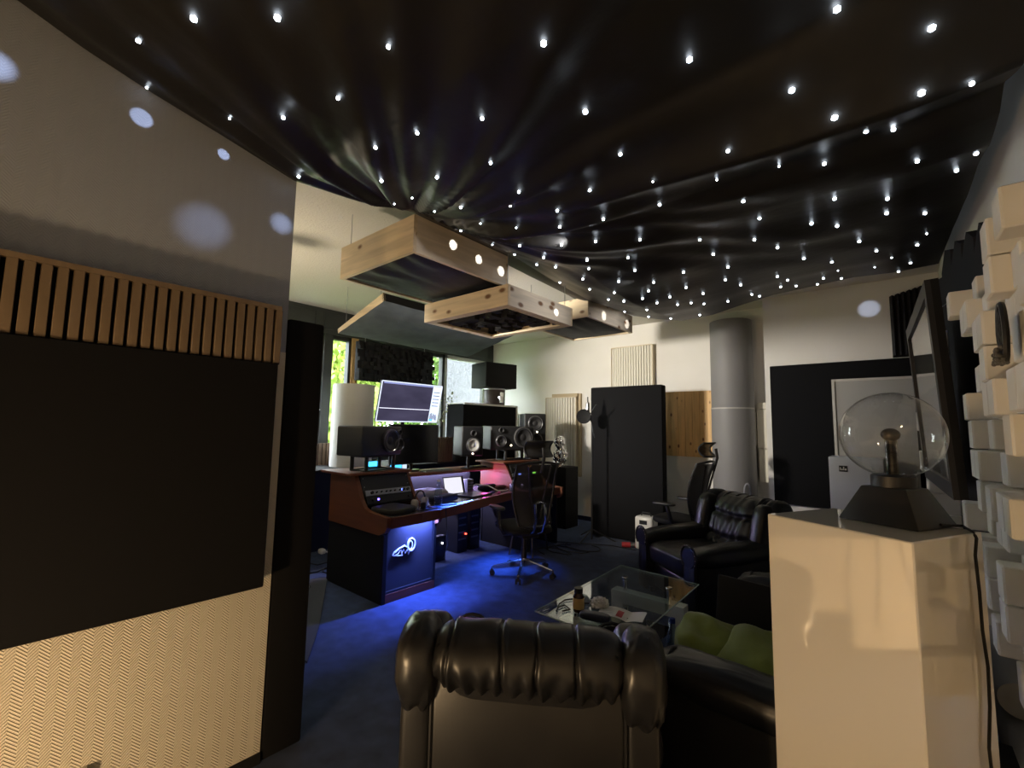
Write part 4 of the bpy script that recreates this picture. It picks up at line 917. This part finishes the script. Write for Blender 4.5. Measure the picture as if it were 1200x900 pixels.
t = thing('light_bar', 'small cyan glowing light bar behind the near console speaker stand', 'light', (-4.22, 2.70, 1.094))
MB().box((0, 0, .04), (.03, .16, .08), bev=.004).build('body', M_BLACK, t)
MB().box((.017, 0, .045), (.004, .14, .05)).build('diffuser', emis('cyan_glow', (.05, .5, 1), 2.2), t, smooth=False)
# ------------------------------------------------------------------ sofa on the right with cushions
t = thing('sofa', 'black leather sofa along the right wall behind the white pedestal', 'sofa', (-.36, 2.78, 0))
MB().bb(-.80, .10, 2.02, 3.55, .05, .26, bev=.03, seg=3).build('base', M_LEATHER, t, world=True)
for y0, y1 in ((2.16, 2.78), (2.79, 3.42)):
    MB().cushion((-.45, (y0+y1)/2, .345), (.38, .32, .10), (.35, .35), 22, None, wr(y0, .008)).build('seat', M_LEATHER, t, world=True)
    MB().cushion((-.02, (y0+y1)/2, .60), (.13, .32, .27), (.45, .35), 22, Euler((0, .14, 0)), wr(y0+2, .010, 4, 'y')).build('back_cushion', M_LEATHER, t, world=True)
MB().bb(.02, .16, 2.02, 3.55, .2, .72, bev=.04, seg=3).build('back', M_LEATHER, t, world=True)
for y in (2.06, 3.50):
    a = MB(); a.cushion((-.40, y, .28), (.44, .085, .25), (.25, .25), 22)
    a.cushion((-.41, y, .50), (.47, .115, .085), (.75, .35), 28, (0, .05, 0), wr(y, .007, 4))
    ao = a.build('arm', M_LEATHER, t, world=True)
    MB().tube([(-.80, y-.105, .47), (-.80, y-.08, .565), (-.80, y, .59), (-.80, y+.08, .565), (-.80, y+.105, .47)], .007, 6).build('piping', M_LEATHER, ao, world=True)
for x in (-.72, .02):
    for y in (2.1, 3.46): MB().cyl((x, y, 0), (x, y, .055), .025, n=12).build('foot', M_BLACK, t, world=True)
def pil(seed):
    def g(p):
        pinch = -.03*(abs(p.x)*abs(p.y))**3
        return pinch + .012*math.sin(p.x*5+p.y*4+seed) + .012*noise.noise(p*3+Vector((seed, 0, 0)))
    return g
def pillow(label, c, s, R, seed):
    t = thing('cushion', label, 'cushion', c, 0, 'moss green cushions on the sofa')
    MB().cushion((0, 0, 0), s, (.75, .38), 30, R, pil(seed)).build('cover', M_GREEN, t)
    return t
pillow('moss green cushion lying against the black case on the sofa', (-.70, 2.42, .50), (.20, .17, .07), Euler((.25, .18, .3)), 1)
p2 = pillow('moss green cushion with pale underside beside the sofa arm', (-.42, 2.32, .52), (.24, .19, .085), Euler((.30, .10, -.12)), 4)
MB().cushion((.02, -.02, -.045), (.215, .185, .055), (.7, .38), 24, Euler((.30, .10, -.12))).build('underside', mat('beige_cloth', (.34, .29, .22), .9), p2)
solo(MB().box((-.50, 2.66, .60), (.56, .02, .32), (-.16, .04, .02), bev=.006), 'flat_case', M_BLACK_MATT, 'flat black case leaning upright on the sofa behind the cushions', 'case', (-.50, 2.66, .45))

# ------------------------------------------------------------------ glass coffee table
t = thing('coffee_table', 'glass coffee table with white frame legs and chrome spacers', 'table', (-1.42, 2.83, 0))
GT = [Vector((-1.703, 2.25, .445)), Vector((-1.745, 3.45, .445)), Vector((-1.125, 3.42, .445)), Vector((-1.09, 2.215, .445))]
def slabq(Q, h): return MB().prism([(0, 0), (1, 0), (1, 1), (0, 1)], lambda u, v: Q[0].lerp(Q[3], u).lerp(Q[1].lerp(Q[2], u), v), lambda u, v: Q[0].lerp(Q[3], u).lerp(Q[1].lerp(Q[2], u), v)+Vector((0, 0, h)))
slabq(GT, .010).build('glass_top', M_TGLASS, t, world=True, smooth=False)
ed = MB()
for a, b in zip(GT, GT[1:]+GT[:1]): ed.tube([a+Vector((0, 0, .005)), b+Vector((0, 0, .005))], .0045, 6)
ed.build('glass_edge', mat('glass_edge', (.35, .45, .43), .12), t, world=True)
for y in (3.18, 2.50):
    MB().bb(-1.665, -1.575, y-.045, y+.045, 0, .285).bb(-1.225, -1.135, y-.045, y+.045, 0, .285).bb(-1.665, -1.135, y-.045, y+.045, .285, .365).build('leg_frame', M_WHITE, t, world=True, smooth=False)
    for x in (-1.58, -1.25):
        MB().cyl((x, y+.01, .365), (x, y+.01, .444), .017, n=16).cyl((x, y+.01, .455), (x, y+.01, .460), .021, n=16).build('spacer', M_CHROME, t, world=True)
        MB().cyl((x+.03, y-.05 if y > 3 else y+.05, .10), (x+.03, y-.05 if y > 3 else y+.05, .27), .012, n=12).build('shelf_rod', M_CHROME, t, world=True)
slabq([Vector((-1.56, 2.46, .17)), Vector((-1.56, 3.23, .17)), Vector((-1.24, 3.23, .17)), Vector((-1.24, 2.46, .17))], .010).build('glass_shelf', thin_glass('smoked_glass', (.10, .12, .12)), t, world=True, smooth=False)
ZT = .4565
t = thing('pill_jar', 'brown glass jar with ochre label and black cap on the glass table', 'jar', Zp(678, 716, ZT))
MB().lathe([(.030, 0), (.033, .006), (.033, .085), (.024, .10), (.022, .108)], n=24).build('jar', M_AMBER, t)
MB().lathe([(.0338, .018), (.0338, .080)], n=24, caps=False).build('label', M_LABEL, t)
MB().cyl((0, 0, .106), (0, 0, .135), .026, n=20).build('cap', M_BLACK, t)
p = Zp(697, 727, ZT)
t = thing('glasses_case', 'dark blue glasses case on the glass table', 'case', p, math.radians(18))
MB().cushion((0, 0, .022), (.088, .034, .022), (.6, .5), 18).build('shell', mat('navy_case', (.02, .025, .06), .35), t)
MB().tube([(-.086, .0, .022), (-.04, -.0335, .022), (.04, -.0335, .022), (.086, 0, .022)], .0015, 5).build('seam', M_BLACK, t)
c = Zp(728, 722, ZT)
t = thing('letter', 'folded white letter with a dark red block on the glass table', 'paper', c, math.radians(14))
def pf(u, v): return Vector(((u-.5)*.27, (v-.5)*.15, .003+.016*abs(math.sin(u*PI*1.5))+.004*noise.noise(Vector((u*4, v*3, 1)))))
lt = MB().grid(pf, 24, 8).build('sheet', M_PAPER, t, ang=180)
MB().grid(lambda u, v: pf(.42+.13*u, .12+.60*v)+Vector((0, 0, .0015)), 6, 6).build('red_block', M_RED, lt, ang=180)
ln = MB()
for k in range(5):
    ln.grid(lambda u, v, k=k: pf(.08+.27*u, .18+.13*k+.025*v)+Vector((0, 0, .0012)), 6, 1)
ln.build('text_lines', mat('grey_ink', (.3, .3, .3), .8), lt, ang=180)
solo(MB().cushion(Zp(703, 712, ZT)+Vector((0, 0, .026)), (.055, .04, .028), (.8, .8), 18, None, lambda p: .02*noise.noise(p*4)+.012*noise.noise(p*9)), 'tissue', M_PAPER, 'crumpled paper wrapper on the glass table behind the blue case', 'paper', Zp(703, 712, ZT))
cb = [Zp(px, py, ZT+.006) for px, py in ((652, 716), (655, 708), (662, 703), (672, 702), (680, 706), (690, 707), (694, 703))]
solo(MB().tube(cb, .005, 6).tube([Zp(px, py, ZT+.006) for px, py in ((653, 712), (662, 709), (668, 714), (659, 716))], .005, 6), 'charger_cable', M_BLACK, 'coiled black charger cable on the glass table beside the jar', 'cable', Zp(665, 710, ZT))
p = Vector((-1.18, 3.06, 0))
t = thing('plastic_bottle', 'clear plastic water bottle with blue cap on the floor by the table leg', 'bottle', p)
MB().lathe([(.036, 0), (.040, .012), (.040, .17), (.038, .20), (.017, .265), (.014, .285)], n=24).build('bottle', thin_glass('pet', (.75, .85, .92)), t)
MB().lathe([(.0405, .07), (.0405, .14)], n=24, caps=False).build('label', mat('pale_label', (.45, .48, .52), .6), t)
MB().cyl((0, 0, .283), (0, 0, .312), .017, n=14).build('cap', M_BLUECAP, t)

# ------------------------------------------------------------------ white pedestal with plasma globe
ZP = 1.30
Fp, Rp, Lp = Zp(1070, 636, ZP), Zp(1142, 622, ZP), Zp(899, 602, ZP)
ex = (Fp-Lp); W1 = ex.length; ex.normalize(); ey = Vector((-ex.y, ex.x, 0)); W2 = (Rp-Fp).dot(ey)
ctr = Lp + ex*W1/2 + ey*W2/2; ang = math.atan2(ex.y, ex.x)
t = thing('pedestal', 'glossy white pedestal carrying the plasma globe', 'pedestal', (ctr.x, ctr.y, 0), ang)
MB().box((0, 0, ZP/2), (W1, W2, ZP), bev=.003, seg=1).build('body', mat('gloss_white', (.80, .76, .68), .05, coat=.6, spec=1.0, noise_=(1.5, .02)), t, smooth=False)
bp_ = Zp(1050, 612, ZP)
MATS['gloss_white'].node_tree.nodes['Principled BSDF'].inputs['IOR'].default_value = 1.9
t = thing('plasma_globe', 'clear glass plasma globe on a black tapered base', 'plasma globe', (bp_.x, bp_.y, ZP+.001), ang)
GC = .245; GR = .122
Bh = .098
sq = lambda h, z: [(-h, -h, z), (h, -h, z), (h, h, z), (-h, h, z)]
bm_ = MB(); tt = bmesh.new(); v0 = [tt.verts.new(p) for p in sq(.098, 0)]; v1 = [tt.verts.new(p) for p in sq(.055, Bh)]
tt.faces.new(v0[::-1]); tt.faces.new(v1)
for j in range(4): tt.faces.new((v0[j], v0[(j+1) % 4], v1[(j+1) % 4], v1[j]))
bmesh.ops.bevel(tt, geom=list(tt.edges), offset=.004, segments=2, affect='EDGES', profile=.5); bm_._merge(tt)
bm_.build('base', mat('base_black', (.014, .013, .012), .45), t)
t3 = MB(); t3.lathe([(GR*math.sin(a), GC-GR*math.cos(a)) for a in [.42+(PI-.42)*i/40 for i in range(41)]], n=56, caps=False); t3.build('globe', thin_glass('globe_glass', (.97, .97, .96), gloss=.9), t, ang=180)
MB().lathe([(.052, Bh-.002), (.052, Bh+.03), (.046, Bh+.034)], n=32).build('collar', M_BLACK, t)
MB().cyl((0, 0, Bh), (0, 0, GC-.01), .0145, n=20).build('stem', thin_glass('stem_glass', (.30, .28, .26)), t)
MB().cyl((0, 0, Bh), (0, 0, GC-.01), .010, n=16).build('electrode_rod', mat('dark_steel', (.035, .032, .03), .3, .6), t)
MB().sphere((0, 0, GC), (.023, .023, .019), 24).build('electrode', mat('dark_steel', (.035, .032, .03), .3, .6), t)
pc = [(.098, .02, .012), (.14, .03, .006)]
e_top = Zp(1128, 617, ZP+.004); e2 = Zp(1134, 625, ZP)
wmT = wmat(t); st_ = wmT @ Vector((.10, .0, .012))
nx = ex; 
face = lambda s, z: Fp + ey*s + ex*.008 + Vector((0, 0, z-ZP))
path = [st_, Vector((e_top.x, e_top.y, ZP+.006)), face(W2*.80, ZP+.006), face(W2*.84, ZP-.01)]
for k, s in enumerate((.80, .82, .82, .86, .84, .78, .80, .83, .82, .86, .85, .82, .84)): path.append(face(W2*s, ZP-.05-.09*k))
sm = []
for a, b in zip(path, path[1:]): sm += [a, a.lerp(b, .5)]
solo(MB().tube(sm+[path[-1]], .0035, 6), 'globe_cable', M_RUBBER, 'black cable hanging from the plasma globe down the pedestal side', 'cable', face(W2*.8, ZP))

# ------------------------------------------------------------------ right wall: white block diffuser, oval, picture, stepped foam
t = thing('block_diffuser', 'white polystyrene block diffuser covering the right wall beside the pedestal', 'diffuser', (.40, 1.9, .86))
MB().bb(.392, .415, .95, 2.62, .86, 2.14).build('backing', M_BLACK_MATT, t, world=True, smooth=False)
ub = MB().box((-.5, 0, 0), (1, 1, 1), bev=.03, seg=1).build('block', M_STYRO, t, smooth=False); blk0 = ub.data; rr = random.Random(21); first = True
for i in range(16):
    for j in range(12):
        if i == 0 and rr.random() < .45: continue
        if i == 1 and rr.random() < .15: continue
        if first: o = ub; first = False
        else: o = bpy.data.objects.new('block', blk0); COL.objects.link(o); o.parent = t
        y = 2.58 - i*.103; z = .915 + j*.106; d = rr.choice((.06, .10, .14, .18)) * (1.0 if i else 1.1)
        o.location = (-.008, y-1.9, z-.86); o.scale = (d, .100, .102)
t = thing('hanging_charm', 'oval black wire charm hanging on the white block diffuser', 'ornament', Xp(1175, 390, .185))
MB().tube([(-.0, .034*math.cos(a)*(1+.0), .062*math.sin(a)) for a in [i*PI/12 for i in range(24)]], .006, 6, closed=True).build('hoop', M_BLACK, t)
MB().sphere((0, 0, .0), (.010, .029, .054), 16).build('web', mat('black_web', (.02, .02, .02), .7, bump=(120, .8, .01)), t)
mb = MB(); rr = random.Random(4)
for k in range(60): mb.sphere((rr.uniform(-.010, .006)-.004, rr.uniform(-.024, .024), rr.uniform(-.065, -.03)), .005, 6)
o = mb.build('beads', mat('grey_beads', (.09, .09, .09), .4), t); o['kind'] = 'stuff'
for k, (px, py, lab) in enumerate(((1166, 757, 'upper grey rolled mat under the block diffuser'), (1188, 838, 'lower grey rolled mat under the block diffuser'))):
    c = Xp(px, py, .27)
    solo(MB().lathe([(.02, -.2), (.055, -.2), (.058, -.19), (.058, .5), (.055, .51), (.02, .51)], c, 24, Euler((PI/2, 0, 0)).to_matrix()), 'rolled_mat', mat('grey_mat', (.35, .35, .33), .85), lab, 'roll', c, 'rolled mats under the block diffuser')
# shelf bracket carrying the rolls
solo(MB().bb(.14, .41, 2.0, 2.12, .585, .605).bb(.395, .415, 2.0, 2.12, .0, .80), 'wall_bracket', M_BLACK_MATT, 'black bracket holding the grey rolled mats on the right wall', 'bracket', (.40, 2.06, 0), smooth=False)
# picture frame leaning off the wall at the top
t = thing('picture', 'black framed landscape picture hanging tilted on the right wall', 'picture', (.2, 3.6, 1.25))
A, B = Vector((.165, 2.93, 2.30)), Vector((.118, 4.35, 2.30)); C, D_ = Vector((.168, 4.35, 1.25)), Vector((.212, 2.93, 1.25))
def Q(u, v): return D_.lerp(C, u).lerp(A.lerp(B, u), v)
nrm = (B-A).cross(D_-A).normalized()
if nrm.x > 0: nrm = -nrm
def PQ(poly, d0, d1): return MB().prism(poly, lambda u, v: Q(u, v)+nrm*d0, lambda u, v: Q(u, v)+nrm*d1)
PQ([(0, 0), (1, 0), (1, 1), (0, 1)], -.03, 0).build('back_board', M_BLACK_MATT, t, world=True, smooth=False)
for nm, poly in (('frame_bar', [(0, 0), (1, 0), (1, .07), (0, .07)]), ('frame_bar', [(0, .93), (1, .93), (1, 1), (0, 1)]), ('frame_bar', [(0, .07), (.05, .07), (.05, .93), (0, .93)]), ('frame_bar', [(.95, .07), (1, .07), (1, .93), (.95, .93)])):
    PQ(poly, 0, .022).build(nm, M_BLACK, t, world=True, smooth=False)
PQ([(.05, .53), (.95, .53), (.95, .93), (.05, .93)], 0, .003).build('sky_print', mat('print_sky', (.52, .50, .46), .35, noise_=(2, .12)), t, world=True, smooth=False)
PQ([(.05, .36), (.95, .40), (.95, .53), (.05, .53)], 0, .003).build('tree_line_print', mat('print_trees', (.035, .04, .03), .4, noise_=(6, .5)), t, world=True, smooth=False)
PQ([(.05, .07), (.95, .07), (.95, .40), (.05, .36)], 0, .003).build('field_print', mat('print_field', (.34, .30, .24), .35, noise_=(3, .2)), t, world=True, smooth=False)
PQ([(.05, .07), (.95, .07), (.95, .93), (.05, .93)], .010, .012).build('glazing', M_GLASS, t, world=True, smooth=False)
MB().tube([A.lerp(B, .5)+Vector((.03, 0, -.05)), (XR-.0, 3.6, 2.42)], .003, 5).build('hanger', M_STEEL, t, world=True)
# stepped wedge foam climbing along the wall
t = thing('wedge_foam', 'stepped black wedge foam climbing the right wall above the picture', 'acoustic foam', (.38, 3.2, .0))
steps = [(1183, 258), (1163, 275), (1146, 288), (1131, 297), (1118, 306), (1106, 314), (1094, 322), (1085, 326)]
sy = [Xp(px, py, .36) for px, py in steps]
for k, (a, b) in enumerate(zip(sy, sy[1:])):
    y0, y1 = max(a.y, 2.63), min(b.y, 6.1)
    if y1 <= y0: continue
    z1 = min(max(a.z, b.z), 2.86)
    pr = [(y0, .75 if k > 1 else 1.6), (y1, .75 if k > 1 else 1.6), (y1, z1-.03), ((y0+y1)/2, z1+.05), (y0, z1-.06)]
    MB().prism(pr, lambda u, v: Vector((XR-.004, u, v)), lambda u, v: Vector((.345, u, v))).build('foam_tile', M_FOAM_BLK, t, world=True, smooth=False)
MB().prism([(1.95, 2.16), (2.62, 2.16), (2.62, 2.40), (2.45, 2.44), (2.40, 2.30), (2.28, 2.36), (2.2, 2.24), (2.05, 2.28)], lambda u, v: Vector((XR-.004, u, v)), lambda u, v: Vector((.345, u, v))).build('foam_tile', M_FOAM_BLK, t, world=True, smooth=False)
# narrow white block strip beyond the picture
t = thing('block_strip', 'narrow column of white polystyrene blocks beyond the picture frame', 'diffuser', (.30, 4.85, .0))
rr = random.Random(8)
for j in range(15):
    o = bpy.data.objects.new('block', blk0); COL.objects.link(o); o.parent = t
    o.location = (.045, .02*rr.uniform(-1, 1), .10+.155*j); o.scale = (.15+.09*rr.random(), .24+.05*rr.random(), .153)

# ------------------------------------------------------------------ wall block: black panel, grey board, white box
solo(MB().bb(-1.14, .30, 6.22, 6.297, .70, 2.345, bev=.006, seg=1), 'wall_panel', M_FABRIC_BLK, 'large black fabric panel on the far right wall behind the grey board', 'acoustic panel', (-.4, 6.26, .70))
t = thing('corner_foam', 'ribbed black foam block in the far right corner above the black panel', 'acoustic foam', (.2, 6.2, 2.25))
for k in range(8):
    x0 = .02+k*.046
    MB().prism([(x0, 6.297), (x0+.046, 6.297), (x0+.046, 6.16), (x0+.023, 6.10), (x0, 6.16)], lambda u, v: Vector((u, v, 2.36)), lambda u, v, k=k: Vector((u, v, 3.0+.012*k))).build('rib', M_FOAM_BLK, t, world=True, smooth=False)
t = thing('grey_board', 'pale grey framed board leaning in front of the black panel', 'board', (-.16, 6.1, 0))
MB().bb(-.50, .17, 6.10, 6.135, .0, 2.12).build('sheet', mat('pale_grey_board', (.42, .41, .38), .7), t, world=True, smooth=False)
MB().bb(-.515, -.49, 6.085, 6.14, 0, 2.135).bb(-.49, .18, 6.085, 6.14, 2.11, 2.135).build('edge_strip', mat('pale_edge', (.62, .60, .55), .6), t, world=True, smooth=False)
t = thing('white_case', 'white box with a small black logo standing before the grey board', 'box', (-.3, 5.86, 0))
MB().bb(-.54, -.10, 5.70, 6.02, 0, 1.30, bev=.004, seg=1).build('body', mat('cold_white', (.66, .69, .74), .5), t, world=True, smooth=False)
q = MB().bb(-.455, -.385, 5.694, 5.70, 1.155, 1.215).build('logo_plate', M_BLACK, t, world=True, smooth=False)
MB().bb(-.448, -.440, 5.691, 5.694, 1.17, 1.198).bb(-.436, -.424, 5.691, 5.694, 1.17, 1.184).bb(-.42, -.412, 5.691, 5.694, 1.17, 1.205).bb(-.408, -.392, 5.691, 5.694, 1.17, 1.188).build('lettering', M_WHITE, q, world=True, smooth=False)

# ------------------------------------------------------------------ back wall things
def ribbed(label, x0, x1, z0, z1, n, y, curve=.03):
    t = thing('ribbed_diffuser', label, 'diffuser', ((x0+x1)/2, y, z0), 0, 'cream ribbed diffusers')
    MB().bb(x0, x1, y-.03, y, z0, z1).build('backing', M_CREAM, t, world=True, smooth=False)
    for i in range(n):
        a, b = x0+(x1-x0)*i/n, x0+(x1-x0)*(i+1)/n; u = (i+.5)/n*2-1; d = .035+curve*(1-u*u)
        MB().bb(a+.004, b-.004, y-.03-d, y-.031, z0+.01, z1-.01).build('rib', M_CREAM, t, world=True, smooth=False)
    MB().bb(x0-.005, x0+.003, y-.085, y-.001, z0, z1).bb(x1-.003, x1+.012, y-.085, y-.001, z0, z1).bb(x0, x1, y-.085, y-.001, z1-.008, z1+.006).build('edge_strip', mat('pale_strip', (.60, .52, .38), .6), t, world=True, smooth=False)
ribbed('cream ribbed diffuser high on the back wall above the black panel', -3.53, -2.83, 2.15, 2.875, 16, YB-.002)
ribbed('cream ribbed diffuser on the back wall behind the silver statue', -4.86, -4.22, .72, 2.09, 12, YB-.002)
ribbed('cream ribbed diffuser behind the upright two-woofer speaker', -5.52, -5.02, .95, 1.80, 10, YB-.002)
solo(MB().bb(-4.74, -4.20, YB-.06, YB-.003, 2.10, 2.155).bb(-4.185, -4.14, YB-.05, YB-.003, .72, 2.15), 'wood_strip', mat('wood_strip', (.42, .33, .20), .6), 'pale wood strip framing the diffuser behind the statue', 'trim', (-4.4, YB-.03, .72), smooth=False)
t = thing('pine_panel', 'honey pine board panel with knots on the back wall', 'wood panel', (-2.31, YB-.02, 1.165))
n = 7
for i in range(n):
    a = -2.67+.73*i/n; b = -2.67+.73*(i+1)/n
    MB().box(((a+b)/2, YB-.018, 1.64), ((b-a)-.002, .03, .955), bev=.0015, seg=1).build('plank', M_PINE_Z, t, world=True, smooth=False)
# big black upright absorber
pbl = Zp(694, 627, 0)
t = thing('absorber_screen', 'big black fabric absorber standing upright before the back wall', 'acoustic panel', (-2.93, 6.0, 0), math.radians(1.0))
MB().box((0, .0, 1.085), (1.09, .16, 2.15), bev=.02, seg=2).build('body', M_FABRIC_BLK, t)
for s in (-1, 1): MB().box((s*.4, 0, .005), (.08, .3, .010)).build('foot', M_BLACK, t, smooth=False)
# microphone on stand with round pop filter
t = thing('microphone_stand', 'thin black microphone stand in front of the big black absorber', 'stand', (-3.27, 5.60, 0))
b = MB()
for k in range(3):
    a = k*2*PI/3+.5; b.tube([(0, 0, .16), (.32*math.cos(a), .32*math.sin(a), .012)], .009, 6)
b.build('tripod', M_BLACK, t)
MB().cyl((0, 0, .02), (0, 0, 1.62), .011, n=10).build('pole', M_BLACK, t)
MB().tube([(0, 0, 1.62), (-.02, -.02, 1.74), (.10, -.05, 1.88)], .008, 6).tube([(.0, .0, 1.60), (.06, -.03, 1.42)], .007, 6).build('boom', M_BLACK, t)
p = Yp(684, 488, 5.52)
t = thing('microphone', 'silver microphone hanging upside down on the thin stand', 'microphone', p+Vector((.03, .06, .02)))
MB().lathe([(.022, 0), (.026, .02), (.026, .16), (.02, .18)], n=18).build('body', M_STEEL, t); MB().cyl((0, 0, .18), (0, 0, .26), .008, n=8).build('connector', M_BLACK, t)
t = thing('pop_filter', 'round black pop filter in front of the microphone', 'pop filter', p)
Rf = Euler((PI/2, 0, math.radians(25))).to_matrix()
MB().lathe([(.098, -.008), (.104, 0), (.098, .008), (.09, .003), (.0005, .003)], n=32, R=Rf).build('disc', M_BLACK_MATT, t)
MB().tube([(.08, .02, -.03), (.12, .06, -.12)], .006, 6).build('clamp', M_BLACK, t)
# statue on plinth
solo(MB().bb(-4.36, -3.93, 5.94, 6.30, 0, .935, bev=.004, seg=1), 'plinth', M_BLACK_MATT, 'black plinth carrying the silver statue', 'plinth', (-4.15, 6.12, 0))
t = thing('statue', 'silver polished bust statue on the black plinth', 'statue', (-4.12, 6.07, .936))
def sd(p): return .035*noise.noise(p*2.2)+.02*noise.noise(p*5)
MB().cushion((0, 0, .155), (.11, .09, .12), (.8, .9), 28, None, sd).cushion((.005, 0, .26), (.055, .055, .09), (.9, .9), 18).cushion((-.005, -.005, .38), (.078, .092, .10), (.9, .9), 28, (.1, .1, .2), lambda p: .022*noise.noise(p*4)).cushion((-.075, -.03, .37), (.03, .025, .025), (.9, .9), 12).build('figure', M_SILVER, t)
MB().lathe([(.09, 0), (.09, .02), (.07, .03)], n=24).build('foot', M_SILVER, t)
# grey column
t = thing('felt_column', 'tall grey cylindrical column by the back wall', 'column', (-1.64, 6.48, 0))
MB().lathe([(.258, 0), (.262, .01), (.262, 1.835), (.258, 1.84)], n=48).build('lower_tube', M_GREY, t)
MB().lathe([(.255, 1.842), (.258, 1.85), (.258, 3.015), (.250, 3.02)], n=48).build('upper_tube', M_GREY, t)
MB().lathe([(.264, 1.832), (.264, 1.850)], n=48, caps=False).build('joint_band', mat('joint', (.42, .40, .37), .6), t)
t2_ = thing('cable_hook', 'grey oval loop handle fixed to the column', 'handle', (-1.42, 6.18, .80))
MB().tube([(.035*math.cos(a), 0, .10*math.sin(a)) for a in [i*PI/10 for i in range(20)]], .014, 8, closed=True).build('loop', mat('mid_grey', (.2, .2, .22), .5), t2_)
MB().cyl((0, 0, -.10), (0, 0, -.80), .012, n=8).build('rod', M_BLACK, t2_)
t = thing('white_shelf', 'stack of small cream wooden pieces beside the grey column', 'shelf', (-1.30, 6.60, 1.30))
for k, (x0, x1, z0, z1) in enumerate(((-1.37, -1.225, 1.33, 1.83), (-1.36, -1.225, 1.835, 1.92), (-1.41, -1.385, 1.36, 1.80), (-1.36, -1.225, .90, 1.32))):
    MB().bb(x0, x1, 6.56, 6.72, z0, z1).build('piece', M_CREAM, t, world=True, smooth=False)
MB().bb(-1.42, -1.225, 6.715, 6.757, .88, 1.9).build('back', M_CREAM, t, world=True, smooth=False)

# ------------------------------------------------------------------ floor odds and ends
t = thing('white_canister', 'small white heater case standing beside the big black absorber', 'case', (-2.52, 5.70, 0))
MB().box((0, 0, .22), (.24, .20, .42), bev=.03, seg=3).build('body', M_WHITE, t)
MB().tube([(-.07, 0, .42), (-.05, 0, .47), (.05, 0, .47), (.07, 0, .42)], .010, 6).build('handle', M_BLACK, t)
MB().box((0, -.102, .36), (.10, .006, .05)).build('panel', M_BLACK, t, smooth=False)
for s in (-1, 1): MB().box((s*.07, 0, .006), (.03, .16, .012)).build('foot', M_BLACK, t, smooth=False)
p = Zp(741, 640, 0)
t = thing('fallen_can', 'red can lying on the carpet beside the white case', 'can', (p.x, p.y-.1, 0), .5)
Rc_ = Euler((0, PI/2, 0)).to_matrix()
MB().lathe([(.030, -.09), (.034, -.08), (.034, .08), (.030, .09)], (0, 0, .035), 20, Rc_).build('can', M_RED, t)
MB().lathe([(.0345, .02), (.0345, .075)], (0, 0, .035), 20, Rc_, caps=False).build('band', M_STEEL, t)
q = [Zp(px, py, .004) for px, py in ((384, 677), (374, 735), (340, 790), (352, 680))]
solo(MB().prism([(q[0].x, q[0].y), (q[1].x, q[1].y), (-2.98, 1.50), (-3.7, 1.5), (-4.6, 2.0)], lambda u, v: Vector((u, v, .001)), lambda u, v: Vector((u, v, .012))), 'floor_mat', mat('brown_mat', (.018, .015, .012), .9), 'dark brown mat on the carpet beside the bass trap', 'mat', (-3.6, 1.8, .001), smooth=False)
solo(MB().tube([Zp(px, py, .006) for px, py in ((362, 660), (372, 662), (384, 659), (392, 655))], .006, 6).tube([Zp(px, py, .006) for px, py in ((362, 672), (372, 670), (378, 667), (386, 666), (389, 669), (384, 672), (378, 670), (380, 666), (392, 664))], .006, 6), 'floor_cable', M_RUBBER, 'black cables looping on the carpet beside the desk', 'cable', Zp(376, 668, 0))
p = Zp(377, 649, 0)
t = thing('power_plug', 'white plug with short lead on the carpet by the window bench', 'plug', (p.x, p.y, 0))
MB().cushion((0, 0, .03), (.05, .035, .03), (.6, .6), 12).tube([(.04, .02, .03), (.15, .12, .01), (.25, .25, .01)], .009, 6).build('plug', M_WHITE, t)
solo(MB().sphere(Zp(362, 688, .02), .018, 12), 'glint_ball', M_CHROME, 'tiny shiny ball on the brown mat', 'ball', Zp(362, 688, .0))
mb = MB(); rr = random.Random(9)
for k in range(4):
    c = Vector((-3.35+.05*k, 4.75+.15*k, .007)); mb.tube([c+Vector((.22*math.cos(a)*(1+.2*k*.3)+.03*rr.random(), .16*math.sin(a)+.03*rr.random(), 0)) for a in [i*PI/8+k for i in range(13)]], .006, 6)
solo(mb, 'cable_tangle', M_RUBBER, 'tangle of black cables on the carpet behind the mesh chair', 'cable', (-3.3, 5.0, 0))
solo(MB().tube([(-3.6, 5.2, .007), (-3.3, 5.35, .007), (-2.95, 5.55, .007), (-2.6, 5.56, .007)], .006, 6), 'microphone_cable', M_RUBBER, 'black microphone cable running along the carpet to the absorber', 'cable', (-3.1, 5.4, 0))
t = thing('footstool', 'low dark footstool behind the mesh chair at the far console', 'stool', (-3.55, 4.55, 0), .2)
MB().cushion((0, 0, .34), (.17, .24, .05), (.5, .4), 16).build('pad', mat('dark_brown_pad', (.03, .015, .015), .6), t)
for sx in (-1, 1):
    for s in (-1, 1): MB().tube([(sx*.12, s*.17, .32), (sx*.16, s*.22, 0)], .012, 8).build('leg', M_BLACK, t)
